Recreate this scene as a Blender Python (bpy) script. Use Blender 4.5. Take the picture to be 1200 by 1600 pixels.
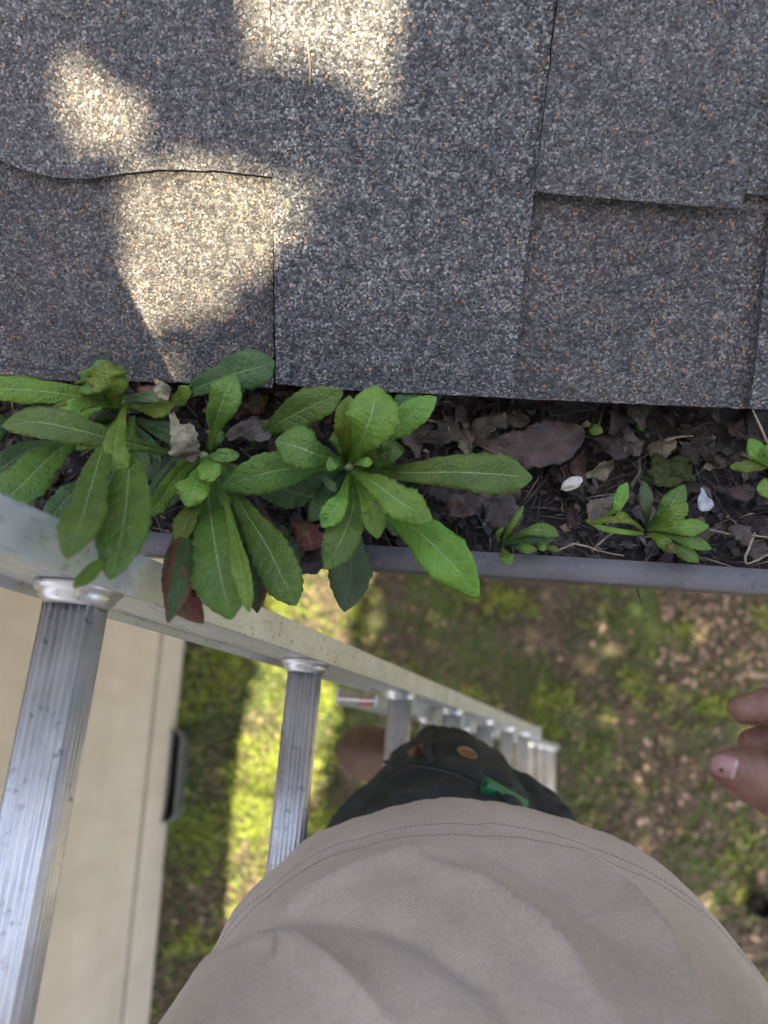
import bpy, bmesh, math, random
import numpy as np
from mathutils import Vector, Matrix, noise
for o in list(bpy.data.objects): bpy.data.objects.remove(o)
SC = bpy.context.scene; COL = SC.collection
R = math.radians
random.seed(7); rng = np.random.default_rng(7)

# ------------------------------------------------------------------ camera
F = 1195.0                                  # focal length in photo pixels (1200 wide)
XC = Vector((0.99596376, 0.05779287, -0.06867437))   # world axes seen from the camera (right, down, forward)
YC = Vector((0.07600291, -0.95003635, 0.30274492))
ZC = Vector((-0.04774665, -0.30674242, -0.95059421))
EYE = Vector((0, 0, 3.75))
cam_d = bpy.data.cameras.new("camera"); cam = bpy.data.objects.new("camera", cam_d); COL.objects.link(cam)
right = Vector((XC[0], YC[0], ZC[0])); down = Vector((XC[1], YC[1], ZC[1])); fwd = Vector((XC[2], YC[2], ZC[2]))
M = Matrix((( right.x, -down.x, -fwd.x), (right.y, -down.y, -fwd.y), (right.z, -down.z, -fwd.z))).to_4x4()
M.translation = EYE; cam.matrix_world = M
cam_d.sensor_fit = 'HORIZONTAL'; cam_d.sensor_width = 36; cam_d.lens = 36*F/1200
cam_d.clip_start = 0.01; cam_d.clip_end = 200
cam_d.dof.use_dof = True; cam_d.dof.focus_distance = 0.47; cam_d.dof.aperture_fstop = 7.4
SC.camera = cam

# ------------------------------------------------------------------ light
SUN = Vector((-0.06, -0.46, 0.885)).normalized()     # towards the sun
w = bpy.data.worlds.new("World"); SC.world = w; w.use_nodes = True
nt = w.node_tree; bg = nt.nodes['Background']
sky = nt.nodes.new('ShaderNodeTexSky'); sky.sky_type = 'NISHITA'; sky.sun_disc = False
sky.sun_elevation = math.asin(SUN.z); sky.sun_rotation = math.atan2(SUN.x, SUN.y)
sky.air_density = 0.75; sky.dust_density = 5.0; sky.ozone_density = 0.0
nt.links.new(sky.outputs[0], bg.inputs[0]); bg.inputs[1].default_value = 0.11
sd = bpy.data.lights.new("sun", 'SUN'); sd.energy = 3.7; sd.angle = R(0.55); sd.color = (1, .85, .58)
so = bpy.data.objects.new("sun", sd); COL.objects.link(so); so.rotation_euler = SUN.to_track_quat('Z', 'Y').to_euler()
SC.view_settings.view_transform = 'Standard'; SC.view_settings.look = 'None'
SC.view_settings.gamma = 1; SC.view_settings.exposure = 2.75
SC.render.engine = 'CYCLES'

# ------------------------------------------------------------------ picture -> place
def ray(px, py): return (right*((px-600)/F) + down*((py-800)/F) + fwd)
def P(px, py, h):                           # point on the horizontal plane h below the camera
    d = ray(px, py); return EYE + d*(h/-d.z)
def PZ(px, py, z): return EYE + ray(px, py)*z
def to_px(p):
    q = p-EYE; z = q.dot(fwd)
    return (600+F*q.dot(right)/z, 800+F*q.dot(down)/z)
HG = EYE.z                                  # ground is this far below

# ------------------------------------------------------------------ helpers
def link(o, parent=None):
    COL.objects.link(o)
    if parent: o.parent = parent
    return o
def tag(o, label=None, cat=None, group=None, kind=None):
    if label: o['label'] = label
    if cat: o['category'] = cat
    if group: o['group'] = group
    if kind: o['kind'] = kind
    return o
def thing(name, label, cat, loc, group=None):
    o = bpy.data.objects.new(name, None); o.empty_display_size = .05; COL.objects.link(o)
    o.location = loc; o.matrix_world = Matrix.Translation(loc)
    return tag(o, label, cat, group)
def finish(name, verts, faces, mat, parent=None, smooth=False, uvs=None):
    """world-space vertices; children are stored relative to their parent"""
    off = Vector((0, 0, 0)); p = parent
    while p: off += p.location; p = p.parent
    me = bpy.data.meshes.new(name)
    me.from_pydata([(v[0]-off.x, v[1]-off.y, v[2]-off.z) for v in verts], [], faces)
    me.update()
    if uvs is not None:
        ul = me.uv_layers.new(name='UVMap')
        idx = np.empty(len(me.loops), dtype=np.int32); me.loops.foreach_get('vertex_index', idx)
        ul.data.foreach_set('uv', np.asarray(uvs, dtype=np.float32)[idx].ravel())
    if smooth: me.polygons.foreach_set('use_smooth', [True]*len(me.polygons))
    me.materials.append(mat)
    o = bpy.data.objects.new(name, me); link(o, parent)
    return o
class MB:
    def __init__(s): s.v = []; s.f = []
    def add(s, vs, fs):
        n = len(s.v); s.v += [Vector(v) for v in vs]; s.f += [tuple(i+n for i in f) for f in fs]
    def prism(s, pts, axis):                # closed outline swept along a vector
        n = len(pts); a = Vector(axis)
        s.add(list(pts)+[Vector(p)+a for p in pts],
              [tuple(range(n))[::-1], tuple(range(n, 2*n))]+[(i, (i+1) % n, n+(i+1) % n, n+i) for i in range(n)])
    def box(s, c, ax, ay, az):              # centre and three half vectors
        c = Vector(c); s.prism([c-ax-ay-az, c+ax-ay-az, c+ax+ay-az, c-ax+ay-az], az*2)
    def tube(s, pts, rad, seg=10, cap=True):
        pts = [Vector(p) for p in pts]; n = len(pts)
        if not hasattr(rad, '__len__'): rad = [rad]*n
        vs = []; prev = None
        for i, p in enumerate(pts):
            t = (pts[min(i+1, n-1)]-pts[max(i-1, 0)]).normalized()
            u = t.orthogonal() if prev is None else (prev-t*prev.dot(t))
            u.normalize(); prev = u; q = t.cross(u)
            vs += [p+(u*math.cos(2*math.pi*k/seg)+q*math.sin(2*math.pi*k/seg))*rad[i] for k in range(seg)]
        fs = [(i*seg+k, i*seg+(k+1) % seg, (i+1)*seg+(k+1) % seg, (i+1)*seg+k) for i in range(n-1) for k in range(seg)]
        if cap: fs += [tuple(range(seg))[::-1], tuple(range((n-1)*seg, n*seg))]
        s.add(vs, fs)
    def capsule(s, a, b, ra, rb, seg=20):
        a = Vector(a); b = Vector(b); t = (b-a).normalized(); m = 6
        pts = [a-t*ra*math.cos(math.pi/2*k/m) for k in range(m)]; rs = [max(ra*math.sin(math.pi/2*k/m), 1e-5) for k in range(m)]
        pts += [a, b]; rs += [ra, rb]
        pts += [b+t*rb*math.sin(math.pi/2*k/m) for k in range(1, m+1)]; rs += [max(rb*math.cos(math.pi/2*k/m), 1e-5) for k in range(1, m+1)]
        s.tube(pts, rs, seg)
    def build(s, name, mat, parent=None, smooth=False, bevel=0, seg=2, solid=0):
        o = finish(name, s.v, s.f, mat, parent, smooth)
        if solid:
            m = o.modifiers.new('solid', 'SOLIDIFY'); m.thickness = solid; m.offset = 0
        if bevel:
            m = o.modifiers.new('bevel', 'BEVEL'); m.width = bevel; m.segments = seg; m.limit_method = 'ANGLE'; m.angle_limit = R(35)
            o.data.polygons.foreach_set('use_smooth', [True]*len(o.data.polygons))
            w2 = o.modifiers.new('wn', 'WEIGHTED_NORMAL')
        return o
def remesh(o, voxel, smooth=6):
    m = o.modifiers.new('remesh', 'REMESH'); m.mode = 'VOXEL'; m.voxel_size = voxel; m.use_smooth_shade = True
    s = o.modifiers.new('smooth', 'SMOOTH'); s.iterations = smooth; s.factor = .6
    dg = bpy.context.evaluated_depsgraph_get(); me = bpy.data.meshes.new_from_object(o.evaluated_get(dg))
    mats = list(o.data.materials); o.modifiers.clear(); o.data = me
    me.materials.clear()
    for k in mats: me.materials.append(k)
    me.polygons.foreach_set('use_smooth', [True]*len(me.polygons))
    return o

# ------------------------------------------------------------------ materials
class NB:
    def __init__(s, name):
        s.m = bpy.data.materials.new(name); s.m.use_nodes = True; s.t = s.m.node_tree
        s.p = s.t.nodes['Principled BSDF']; s.out = s.t.nodes['Material Output']
        s.tc = s.n('ShaderNodeTexCoord')
    def n(s, typ, **kw):
        x = s.t.nodes.new(typ)
        for k, v in kw.items():
            if isinstance(k, str) and hasattr(x, k): setattr(x, k, v)
        return x
    def l(s, a, b): s.t.links.new(a, b)
    def coord(s, kind='Object', scale=(1, 1, 1), rot=(0, 0, 0)):
        mp = s.n('ShaderNodeMapping'); mp.inputs['Scale'].default_value = scale; mp.inputs['Rotation'].default_value = rot
        s.l(s.tc.outputs[kind], mp.inputs[0]); return mp.outputs[0]
    def noise(s, vec, scale, detail=4, rough=.55):
        x = s.n('ShaderNodeTexNoise'); x.inputs['Scale'].default_value = scale; x.inputs['Detail'].default_value = detail
        x.inputs['Roughness'].default_value = rough; s.l(vec, x.inputs['Vector']); return x.outputs['Fac']
    def vor(s, vec, scale, feature='F1', rnd=1):
        x = s.n('ShaderNodeTexVoronoi'); x.feature = feature; x.inputs['Scale'].default_value = scale
        x.inputs['Randomness'].default_value = rnd; s.l(vec, x.inputs['Vector']); return x
    def ramp(s, fac, stops, interp='LINEAR'):
        x = s.n('ShaderNodeValToRGB'); e = x.color_ramp; e.interpolation = interp
        while len(e.elements) > 1: e.elements.remove(e.elements[-1])
        e.elements[0].position = stops[0][0]; e.elements[0].color = (*stops[0][1], 1)
        for p, c in stops[1:]:
            k = e.elements.new(p); k.color = (*c, 1)
        s.l(fac, x.inputs[0]); return x.outputs[0]
    def math(s, op, a, b=None, c=None, clamp=False):
        x = s.n('ShaderNodeMath'); x.operation = op; x.use_clamp = clamp
        for i, v in enumerate((a, b, c)):
            if v is None: continue
            if isinstance(v, (int, float)): x.inputs[i].default_value = v
            else: s.l(v, x.inputs[i])
        return x.outputs[0]
    def mix(s, fac, a, b, blend='MIX'):
        x = s.n('ShaderNodeMix'); x.data_type = 'RGBA'; x.blend_type = blend
        for i, v in ((0, fac), (6, a), (7, b)):
            if isinstance(v, (int, float)): x.inputs[i].default_value = v
            elif isinstance(v, tuple): x.inputs[i].default_value = (*v, 1)
            else: s.l(v, x.inputs[i])
        return x.outputs[2]
    def bump(s, h, strength, dist):
        x = s.n('ShaderNodeBump'); x.inputs['Strength'].default_value = strength; x.inputs['Distance'].default_value = dist
        s.l(h, x.inputs['Height'])
        if s.p.inputs['Normal'].links: s.l(s.p.inputs['Normal'].links[0].from_socket, x.inputs['Normal'])
        s.l(x.outputs[0], s.p.inputs['Normal']); return s
    def col(s, c):
        if isinstance(c, tuple): s.p.inputs['Base Color'].default_value = (*c, 1)
        else: s.l(c, s.p.inputs['Base Color'])
        return s
    def set(s, **kw):
        for k, v in kw.items():
            i = s.p.inputs[k.replace('_', ' ')]
            if isinstance(v, (int, float)): i.default_value = v
            else: s.l(v, i)
        return s

def shingle_mat(name, bright, warm, speck, seed):
    b = NB(name); v = b.coord('Object'); mp = v.node; mp.inputs['Location'].default_value = (seed, seed*1.7, 0)
    dis = b.n('ShaderNodeTexNoise'); dis.inputs['Scale'].default_value = 500; dis.inputs['Detail'].default_value = 1; b.l(v, dis.inputs['Vector'])
    vv = b.n('ShaderNodeVectorMath'); vv.operation = 'MULTIPLY_ADD'; vv.inputs[1].default_value = (.0016,)*3
    b.l(dis.outputs['Color'], vv.inputs[0]); b.l(v, vv.inputs[2]); vec = vv.outputs[0]
    vo = b.vor(vec, 780)
    sep = b.n('ShaderNodeSeparateColor'); b.l(vo.outputs['Color'], sep.inputs[0])
    k = bright*.88
    c = b.ramp(sep.outputs[0], [(0, (.020*k, .020*k, .022*k)), (.3, (.050*k, .051*k, .055*k)), (.6, (.10*k, .104*k, .108*k)),
                                (.84, (.175*k, .175*k, .170*k)), (.95, (.27*k, .268*k, .255*k)), (1, (.37*k, .36*k, .335*k))])
    c = b.mix(b.ramp(sep.outputs[1], [(0, (0, 0, 0)), (1-speck, (0, 0, 0)), (1-speck+.004, (1, 1, 1))]), c, (.48*k, .27*k, .15*k))
    c = b.mix(b.math('MULTIPLY', sep.outputs[2], warm), c, (.16*k, .12*k, .10*k))
    big = b.noise(v, 14, 4); c = b.mix(.8, c, b.ramp(big, [(.3, (.72, .72, .76)), (.55, (1, 1, 1)), (.75, (1.25, 1.22, 1.15))]), 'MULTIPLY')
    mid = b.noise(v, 110, 3); c = b.mix(.8, c, b.ramp(mid, [(.3, (.55, .55, .57)), (.52, (1, 1, 1)), (.7, (1.3, 1.3, 1.3))]), 'MULTIPLY')
    b.col(c).set(Roughness=b.ramp(sep.outputs[1], [(0, (.45,)*3), (1, (.95,)*3)]))
    hgt = b.math('ADD', b.math('SUBTRACT', 1, vo.outputs['Distance']), b.math('MULTIPLY', sep.outputs[2], .8))
    b.bump(mid, .6, .004); b.bump(hgt, .85, .0011)
    return b.m
SHM = [shingle_mat('shingle_granules_grey', 1.16, .08, .012, 0.3), shingle_mat('shingle_granules_dark', .82, .35, .03, 1.7),
       shingle_mat('shingle_granules_mixed', .98, .3, .035, 3.1), shingle_mat('shingle_granules_plum', 1.0, .32, .01, 5.2)]

def leaf_mat(name, base, dark, rib, edge=None, yellow=0., transl=.28, rough=.36, blotch=None, puffy=.3):
    b = NB(name)
    uv = b.n('ShaderNodeSeparateXYZ'); b.l(b.tc.outputs['UV'], uv.inputs[0]); u, v = uv.outputs[0], uv.outputs[1]
    au = b.math('ABSOLUTE', b.math('SUBTRACT', b.math('MULTIPLY', u, 2), 1))           # 0 at the rib, 1 at the edge
    ob = b.coord('Object'); n1 = b.noise(ob, 70, 4); n2 = b.noise(ob, 420, 3)
    oi = b.n('ShaderNodeObjectInfo')
    c = b.mix(b.ramp(n1, [(.32, (0,)*3), (.68, (1,)*3)]), dark, base)
    hs = b.n('ShaderNodeHueSaturation'); b.l(c, hs.inputs['Color'])
    b.l(b.math('ADD', .485, b.math('MULTIPLY', oi.outputs['Random'], .03)), hs.inputs['Hue'])
    b.l(b.math('ADD', .82, b.math('MULTIPLY', oi.outputs['Random'], .4)), hs.inputs['Value']); c = hs.outputs[0]
    # side veins: bands that run from the rib towards the tip
    ph = b.math('ADD', b.math('SUBTRACT', b.math('MULTIPLY', v, 11), b.math('MULTIPLY', au, 1.6)), b.math('MULTIPLY', n1, 1.2))
    ve = b.math('ABSOLUTE', b.math('SUBTRACT', b.math('FRACT', ph), .5))               # 0 on a vein
    vein = b.math('MULTIPLY', b.ramp(ve, [(0, (1,)*3), (.055, (0,)*3)]), b.ramp(au, [(0, (1,)*3), (.9, (.15,)*3)]))
    net = b.vor(ob, 380, 'DISTANCE_TO_EDGE').outputs['Distance']
    c = b.mix(b.math('MULTIPLY', vein, .34 if puffy > .1 else .1), c, rib)
    if puffy > .1: c = b.mix(b.ramp(b.noise(ob, 190, 2, .5), [(.69, (0,)*3), (.73, (.75,)*3)]), c, (.12, .09, .035))
    c = b.mix(.7, c, b.ramp(b.noise(ob, 900, 3, .7), [(.3, (.82,)*3), (.7, (1.14,)*3)]), 'MULTIPLY')
    if puffy < .1: c = b.mix(.8, c, b.ramp(b.noise(ob, 160, 6, .75), [(.3, (.5,)*3), (.7, (1.5,)*3)]), 'MULTIPLY')
    if blotch:
        c = b.mix(b.ramp(b.noise(ob, 45, 3), [(.47, (0,)*3), (.6, (1,)*3)]), c, blotch)
    if edge:
        c = b.mix(b.ramp(b.math('ADD', au, b.math('MULTIPLY', n1, .7)), [(.95, (0,)*3), (1.25, (1,)*3)]), c, edge)
    ribw = b.math('MULTIPLY', b.math('SUBTRACT', 1.15, v), .085)
    rb = b.math('LESS_THAN', au, ribw)
    c = b.mix(b.math('MULTIPLY', b.math('SUBTRACT', 1, b.math('DIVIDE', au, ribw), clamp=True), .95), c, rib)
    b.col(c).set(Roughness=b.ramp(n2, [(.3, (rough-.06,)*3), (.7, (rough+.2,)*3)]))
    b.p.inputs['Specular IOR Level'].default_value = .42 if puffy > .1 else .3
    puff = b.ramp(ve, [(0, (0,)*3), (.35, (1,)*3)])
    b.bump(b.math('MULTIPLY', puff, b.math('SUBTRACT', 1, b.math('MULTIPLY', au, .6))), puffy, .0009)
    b.bump(n1, .5, .003); b.bump(net, .6, .0016); b.bump(n2, .4, .0008)
    tr = b.n('ShaderNodeBsdfTranslucent'); t2 = b.mix(.5, c, (.30, .42, .05), 'MIX'); b.l(t2, tr.inputs[0])
    mx = b.n('ShaderNodeMixShader'); mx.inputs[0].default_value = transl
    b.l(b.p.outputs[0], mx.inputs[1]); b.l(tr.outputs[0], mx.inputs[2]); b.l(mx.outputs[0], b.out.inputs[0])
    return b.m
LM = {
 'mid': leaf_mat('leaf_green', (.130, .225, .036), (.082, .160, .027), (.36, .45, .20)),
 'light': leaf_mat('leaf_light_green', (.19, .33, .042), (.125, .245, .032), (.36, .47, .19)),
 'dark': leaf_mat('leaf_dark_green', (.080, .150, .045), (.050, .102, .032), (.23, .32, .16), rough=.36),
 'yel': leaf_mat('leaf_yellow_green', (.20, .27, .03), (.115, .20, .025), (.36, .42, .14), transl=.35),
 'pale': leaf_mat('leaf_pale_underside', (.16, .22, .10), (.11, .17, .07), (.30, .36, .2)),
 'dull': leaf_mat('leaf_dull_olive', (.095, .125, .06), (.06, .09, .04), (.18, .21, .11), rough=.5),
 'red': leaf_mat('leaf_red_tinged', (.25, .085, .055), (.15, .045, .04), (.34, .22, .12), blotch=(.13, .12, .045)),
 'rust': leaf_mat('leaf_red_green', (.085, .125, .04), (.055, .085, .03), (.18, .21, .10), edge=(.16, .06, .035)),
 'dec': leaf_mat('leaf_decaying_yellow', (.26, .27, .06), (.12, .12, .03), (.30, .32, .15), edge=(.13, .06, .03), blotch=(.07, .06, .025)),
 'tan': leaf_mat('leaf_dead_tan', (.30, .27, .19), (.16, .14, .10), (.22, .2, .13), blotch=(.13, .11, .08), transl=.1, rough=.8, puffy=.05),
 'grey': leaf_mat('leaf_dead_grey', (.17, .145, .125), (.08, .067, .058), (.15, .13, .11), blotch=(.09, .075, .065), transl=.05, rough=.75, puffy=.05),
 'brown': leaf_mat('leaf_dead_brown', (.105, .068, .058), (.05, .033, .029), (.10, .07, .06), blotch=(.055, .045, .045), transl=.05, rough=.5, puffy=.05),
 'black': leaf_mat('leaf_rotten_dark', (.060, .046, .037), (.026, .021, .018), (.06, .05, .045), transl=.03, rough=.55, puffy=.05),
 'pink': leaf_mat('leaf_withered_pink', (.28, .09, .085), (.15, .05, .05), (.38, .25, .16), edge=(.12, .05, .04), blotch=(.20, .14, .07), rough=.6),
}
def metal_mat(name, base, rough, scr=1, axis_scale=(1, 1, 1), tint=None, grime=(.02, .02, .02)):
    b = NB(name); v = b.coord('Object'); g = b.coord('Object', axis_scale)
    n1 = b.noise(v, 30, 5, .6); n2 = b.noise(g, 60, 5, .7); spots = b.vor(v, 230).outputs['Distance']; n3 = b.noise(v, 160, 3, .7)
    dirt = b.math('MULTIPLY', b.ramp(n3, [(.58, (0,)*3), (.70, (1,)*3)]), b.ramp(b.noise(v, 22, 2), [(.45, (0,)*3), (.6, (1,)*3)]))
    c = b.mix(b.ramp(n1, [(.3, (0,)*3), (.7, (1,)*3)]), tuple(x*.78 for x in base), base)
    if tint: c = b.mix(b.ramp(b.noise(v, 9, 4), [(.4, (0,)*3), (.65, (.8,)*3)]), c, tint)
    c = b.mix(b.math('MULTIPLY', dirt, .75*scr), c, grime)
    b.col(c).set(Metallic=.92, Roughness=b.math('ADD', rough, b.math('MULTIPLY', n2, .25)))
    b.bump(n2, .3, .0004); b.bump(n1, .3, .002)
    sc = b.noise(b.coord('Object', axis_scale), 420, 2, .5)
    c2 = b.mix(b.ramp(sc, [(.60, (0,)*3), (.66, (.35,)*3)]), c, (.30, .30, .29)); b.col(c2); b.set(Metallic=.8)
    return b.m
ALU_RUNG = metal_mat('ribbed_aluminium', (.82, .81, .79), .26, .8, (1, .05, 1))
ALU_RAIL = metal_mat('worn_aluminium', (.70, .72, .76), .38, 1, (1, 1, .05), tint=(.60, .61, .62))
def plain(name, c1, c2, scale, rough=.7, bump=.3, dist=.002, detail=5, stretch=(1, 1, 1), metallic=0, spec=.5):
    b = NB(name); v = b.coord('Object', stretch); n = b.noise(v, scale, detail, .6)
    b.col(b.ramp(n, [(.3, c1), (.7, c2)])).set(Roughness=rough, Metallic=metallic); b.p.inputs['Specular IOR Level'].default_value = spec
    b.bump(n, bump, dist); return b.m

def gutter_mat():
    b = NB('gutter_brown_paint'); v = b.coord('Object'); n = b.noise(v, 25, 5, .65); s = b.noise(v, 300, 3, .7)
    c = b.ramp(n, [(.3, (.088, .082, .082)), (.7, (.125, .117, .117))])
    c = b.mix(b.math('MULTIPLY', b.ramp(s, [(.62, (0,)*3), (.72, (1,)*3)]), .6), c, (.30, .28, .27))
    d = b.math('MULTIPLY', b.ramp(b.noise(v, 90, 4, .7), [(.56, (0,)*3), (.68, (1,)*3)]), .6); c = b.mix(d, c, (.05, .045, .042))
    b.col(c).set(Roughness=b.math('ADD', .34, b.math('MULTIPLY', s, .3))); b.bump(n, .15, .001); b.bump(s, .12, .0003); return b.m
def stucco_mat():
    b = NB('beige_stucco'); v = b.coord('Object'); n = b.noise(v, 3, 5, .6); g = b.noise(v, 160, 4, .7); st = b.noise(b.coord('Object', (1, 8, 1)), 2.2, 4, .6)
    c = b.ramp(n, [(.25, (.56, .48, .37)), (.75, (.68, .595, .47))])
    c = b.mix(.5, c, b.ramp(st, [(.3, (.84, .82, .80)), (.6, (1, 1, 1))]), 'MULTIPLY')
    b.col(c).set(Roughness=.9); b.bump(g, .35, .003); return b.m
def soil_mat():
    b = NB('dark_gutter_soil'); v = b.coord('Object'); n = b.noise(v, 60, 8, .75); g = b.vor(v, 450).outputs['Color']
    c = b.ramp(n, [(.3, (.008, .006, .005)), (.55, (.028, .022, .017)), (.75, (.11, .088, .068))])
    c = b.mix(.5, c, b.ramp(g, [(.2, (.5, .5, .5)), (.9, (1.7, 1.6, 1.5))]), 'MULTIPLY')
    b.col(c).set(Roughness=.85); b.bump(n, .9, .006); b.bump(b.noise(v, 500, 4, .7), .6, .0015); return b.m
def ground_mat():
    b = NB('mossy_earth'); v = b.coord('Object'); n = b.noise(v, 2.1, 6, .6); n2 = b.noise(v, 28, 6, .7); n3 = b.noise(v, 90, 4, .7)
    dirt = b.ramp(n2, [(.3, (.028, .021, .014)), (.5, (.075, .059, .040)), (.7, (.18, .145, .105))])
    moss = b.ramp(n3, [(.3, (.03, .045, .012)), (.6, (.085, .12, .03)), (.8, (.17, .2, .06))])
    c = b.mix(b.ramp(n, [(.44, (0,)*3), (.56, (1,)*3)]), dirt, moss)
    b.col(c).set(Roughness=.95); b.bump(n2, .8, .03); return b.m
def shirt_mat():
    b = NB('taupe_cotton'); v = b.coord('Object'); n = b.noise(v, 9, 4); wv = b.noise(b.coord('Object', (1, 1, .25)), 1300, 2, .6); f = b.noise(v, 250, 4, .7)
    c = b.ramp(n, [(.3, (.46, .375, .29)), (.7, (.56, .465, .365))])
    c = b.mix(.6, c, b.ramp(wv, [(.35, (.80, .80, .80)), (.65, (1.13, 1.13, 1.13))]), 'MULTIPLY')
    c = b.mix(.5, c, b.ramp(f, [(.35, (.86, .86, .86)), (.65, (1.08, 1.08, 1.08))]), 'MULTIPLY')
    # one old smudge near the left side
    d = b.n('ShaderNodeVectorMath'); d.operation = 'DISTANCE'; b.l(b.tc.outputs['Object'], d.inputs[0]); b.smudge = d
    m = b.math('ADD', b.math('MULTIPLY', d.outputs['Value'], 26), b.math('MULTIPLY', b.noise(v, 90, 4), 1.5))
    c = b.mix(b.ramp(m, [(.7, (.4,)*3), (1.6, (0,)*3)]), c, (.20, .155, .125))
    b.col(c).set(Roughness=.92); b.p.inputs['Sheen Weight'].default_value = .15; b.p.inputs['Specular IOR Level'].default_value = .2
    b.bump(b.noise(v, 26, 5, .6), .5, .006); b.bump(wv, .5, .0006); b.bump(f, .45, .0008); return b
def denim_mat():
    b = NB('dark_green_twill'); v = b.coord('Object', (1, 1, 1), (.5, .4, .7)); wa = b.noise(b.coord('Object', (1, .12, 1), (.6, .3, .8)), 1500, 2)
    n = b.noise(v, 20, 5, .65)
    c = b.ramp(n, [(.3, (.022, .028, .028)), (.7, (.050, .060, .059))])
    c = b.mix(.6, c, b.ramp(wa, [(.35, (.7, .7, .7)), (.65, (1.35, 1.35, 1.35))]), 'MULTIPLY')
    b.col(c).set(Roughness=.85); b.p.inputs['Specular IOR Level'].default_value = .25; b.bump(n, .5, .006); b.bump(wa, .3, .0005); return b.m
def skin_mat():
    b = NB('tanned_skin'); v = b.coord('Object'); n = b.noise(v, 60, 4); c2 = b.noise(b.coord('Object', (2.2, .6, 1)), 170, 4, .65)
    c = b.ramp(n, [(.3, (.17, .082, .055)), (.7, (.27, .14, .095))])
    c = b.mix(.5, c, b.ramp(c2, [(.35, (.58, .50, .46)), (.6, (1.1, 1.08, 1.06))]), 'MULTIPLY')
    b.col(c).set(Roughness=.5); b.p.inputs['Subsurface Weight'].default_value = .12; b.p.inputs['Subsurface Radius'].default_value = (.004, .0015, .001)
    b.bump(c2, .9, .0016); b.bump(b.noise(v, 700, 4, .7), .4, .0005); b.bump(b.vor(v, 900).outputs['Distance'], .25, .0003); return b.m
GUT = gutter_mat(); STU = stucco_mat(); SOIL = soil_mat(); GRD = ground_mat(); DEN = denim_mat(); SKIN = skin_mat(); SHB = shirt_mat(); SHIRT = SHB.m
DARKWOOD = plain('roof_deck_wood', (.05, .035, .025), (.11, .08, .055), 30)
WHITEP = plain('painted_trim', (.40, .35, .28), (.50, .44, .35), 8, .6)
BOOTM = plain('brown_boot_leather', (.06, .034, .022), (.13, .075, .046), 35, .55, .4, .003)
SOLE = plain('boot_sole_rubber', (.02, .016, .013), (.05, .04, .032), 40, .8)
LEATHER = plain('leather_strap', (.11, .05, .03), (.19, .095, .055), 80, .5)
COPPER = plain('brass_rivet', (.28, .18, .09), (.42, .28, .15), 60, .35, .3, .0005, metallic=.7)
PENCIL = plain('green_paint', (.008, .12, .035), (.014, .17, .055), 90, .35)
GRAPH = plain('pencil_tip', (.02, .02, .02), (.05, .05, .05), 90, .4)
THREAD = plain('dark_thread', (.17, .135, .115), (.25, .205, .175), 200, .9)
THREAD2 = plain('trouser_thread', (.05, .058, .055), (.10, .11, .105), 200, .9)
NAIL = plain('fingernail', (.31, .165, .14), (.40, .225, .19), 60, .28, .2, .0004)
NAILW = plain('fingernail_pale_rim', (.46, .33, .30), (.56, .43, .39), 80, .3, .2, .0004)
HAIR = plain('brown_hair', (.03, .02, .014), (.08, .055, .035), 200, .6, .8, .003, stretch=(1, .2, .2))
BARK = plain('tree_bark', (.05, .038, .028), (.14, .11, .085), 25, .9, 1, .02, stretch=(1, 1, .2))
TREELEAF = plain('tree_leaf', (.04, .075, .02), (.08, .13, .035), 5, .6, .1)
TWIG = plain('dry_twig', (.16, .12, .085), (.36, .29, .21), 150, .8, .4, .0005)
TWIGD = plain('dark_twig', (.045, .035, .028), (.12, .095, .075), 150, .8, .4, .0005)
REDP = plain('red_plastic', (.38, .02, .02), (.5, .035, .03), 60, .4)
BLACK = plain('black_void', (.004, .004, .004), (.009, .009, .009), 10, .9)
GALV = metal_mat('galvanised_steel', (.24, .25, .24), .45)
MOSS = plain('green_moss', (.020, .030, .006), (.07, .085, .018), 350, .95, 1, .003)
SHELL = plain('white_shell', (.42, .39, .32), (.72, .68, .60), 220, .55, .5, .0012)
PAPERY = plain('pale_seed_wing', (.28, .29, .31), (.50, .51, .53), 240, .5, .6, .001)

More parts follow.
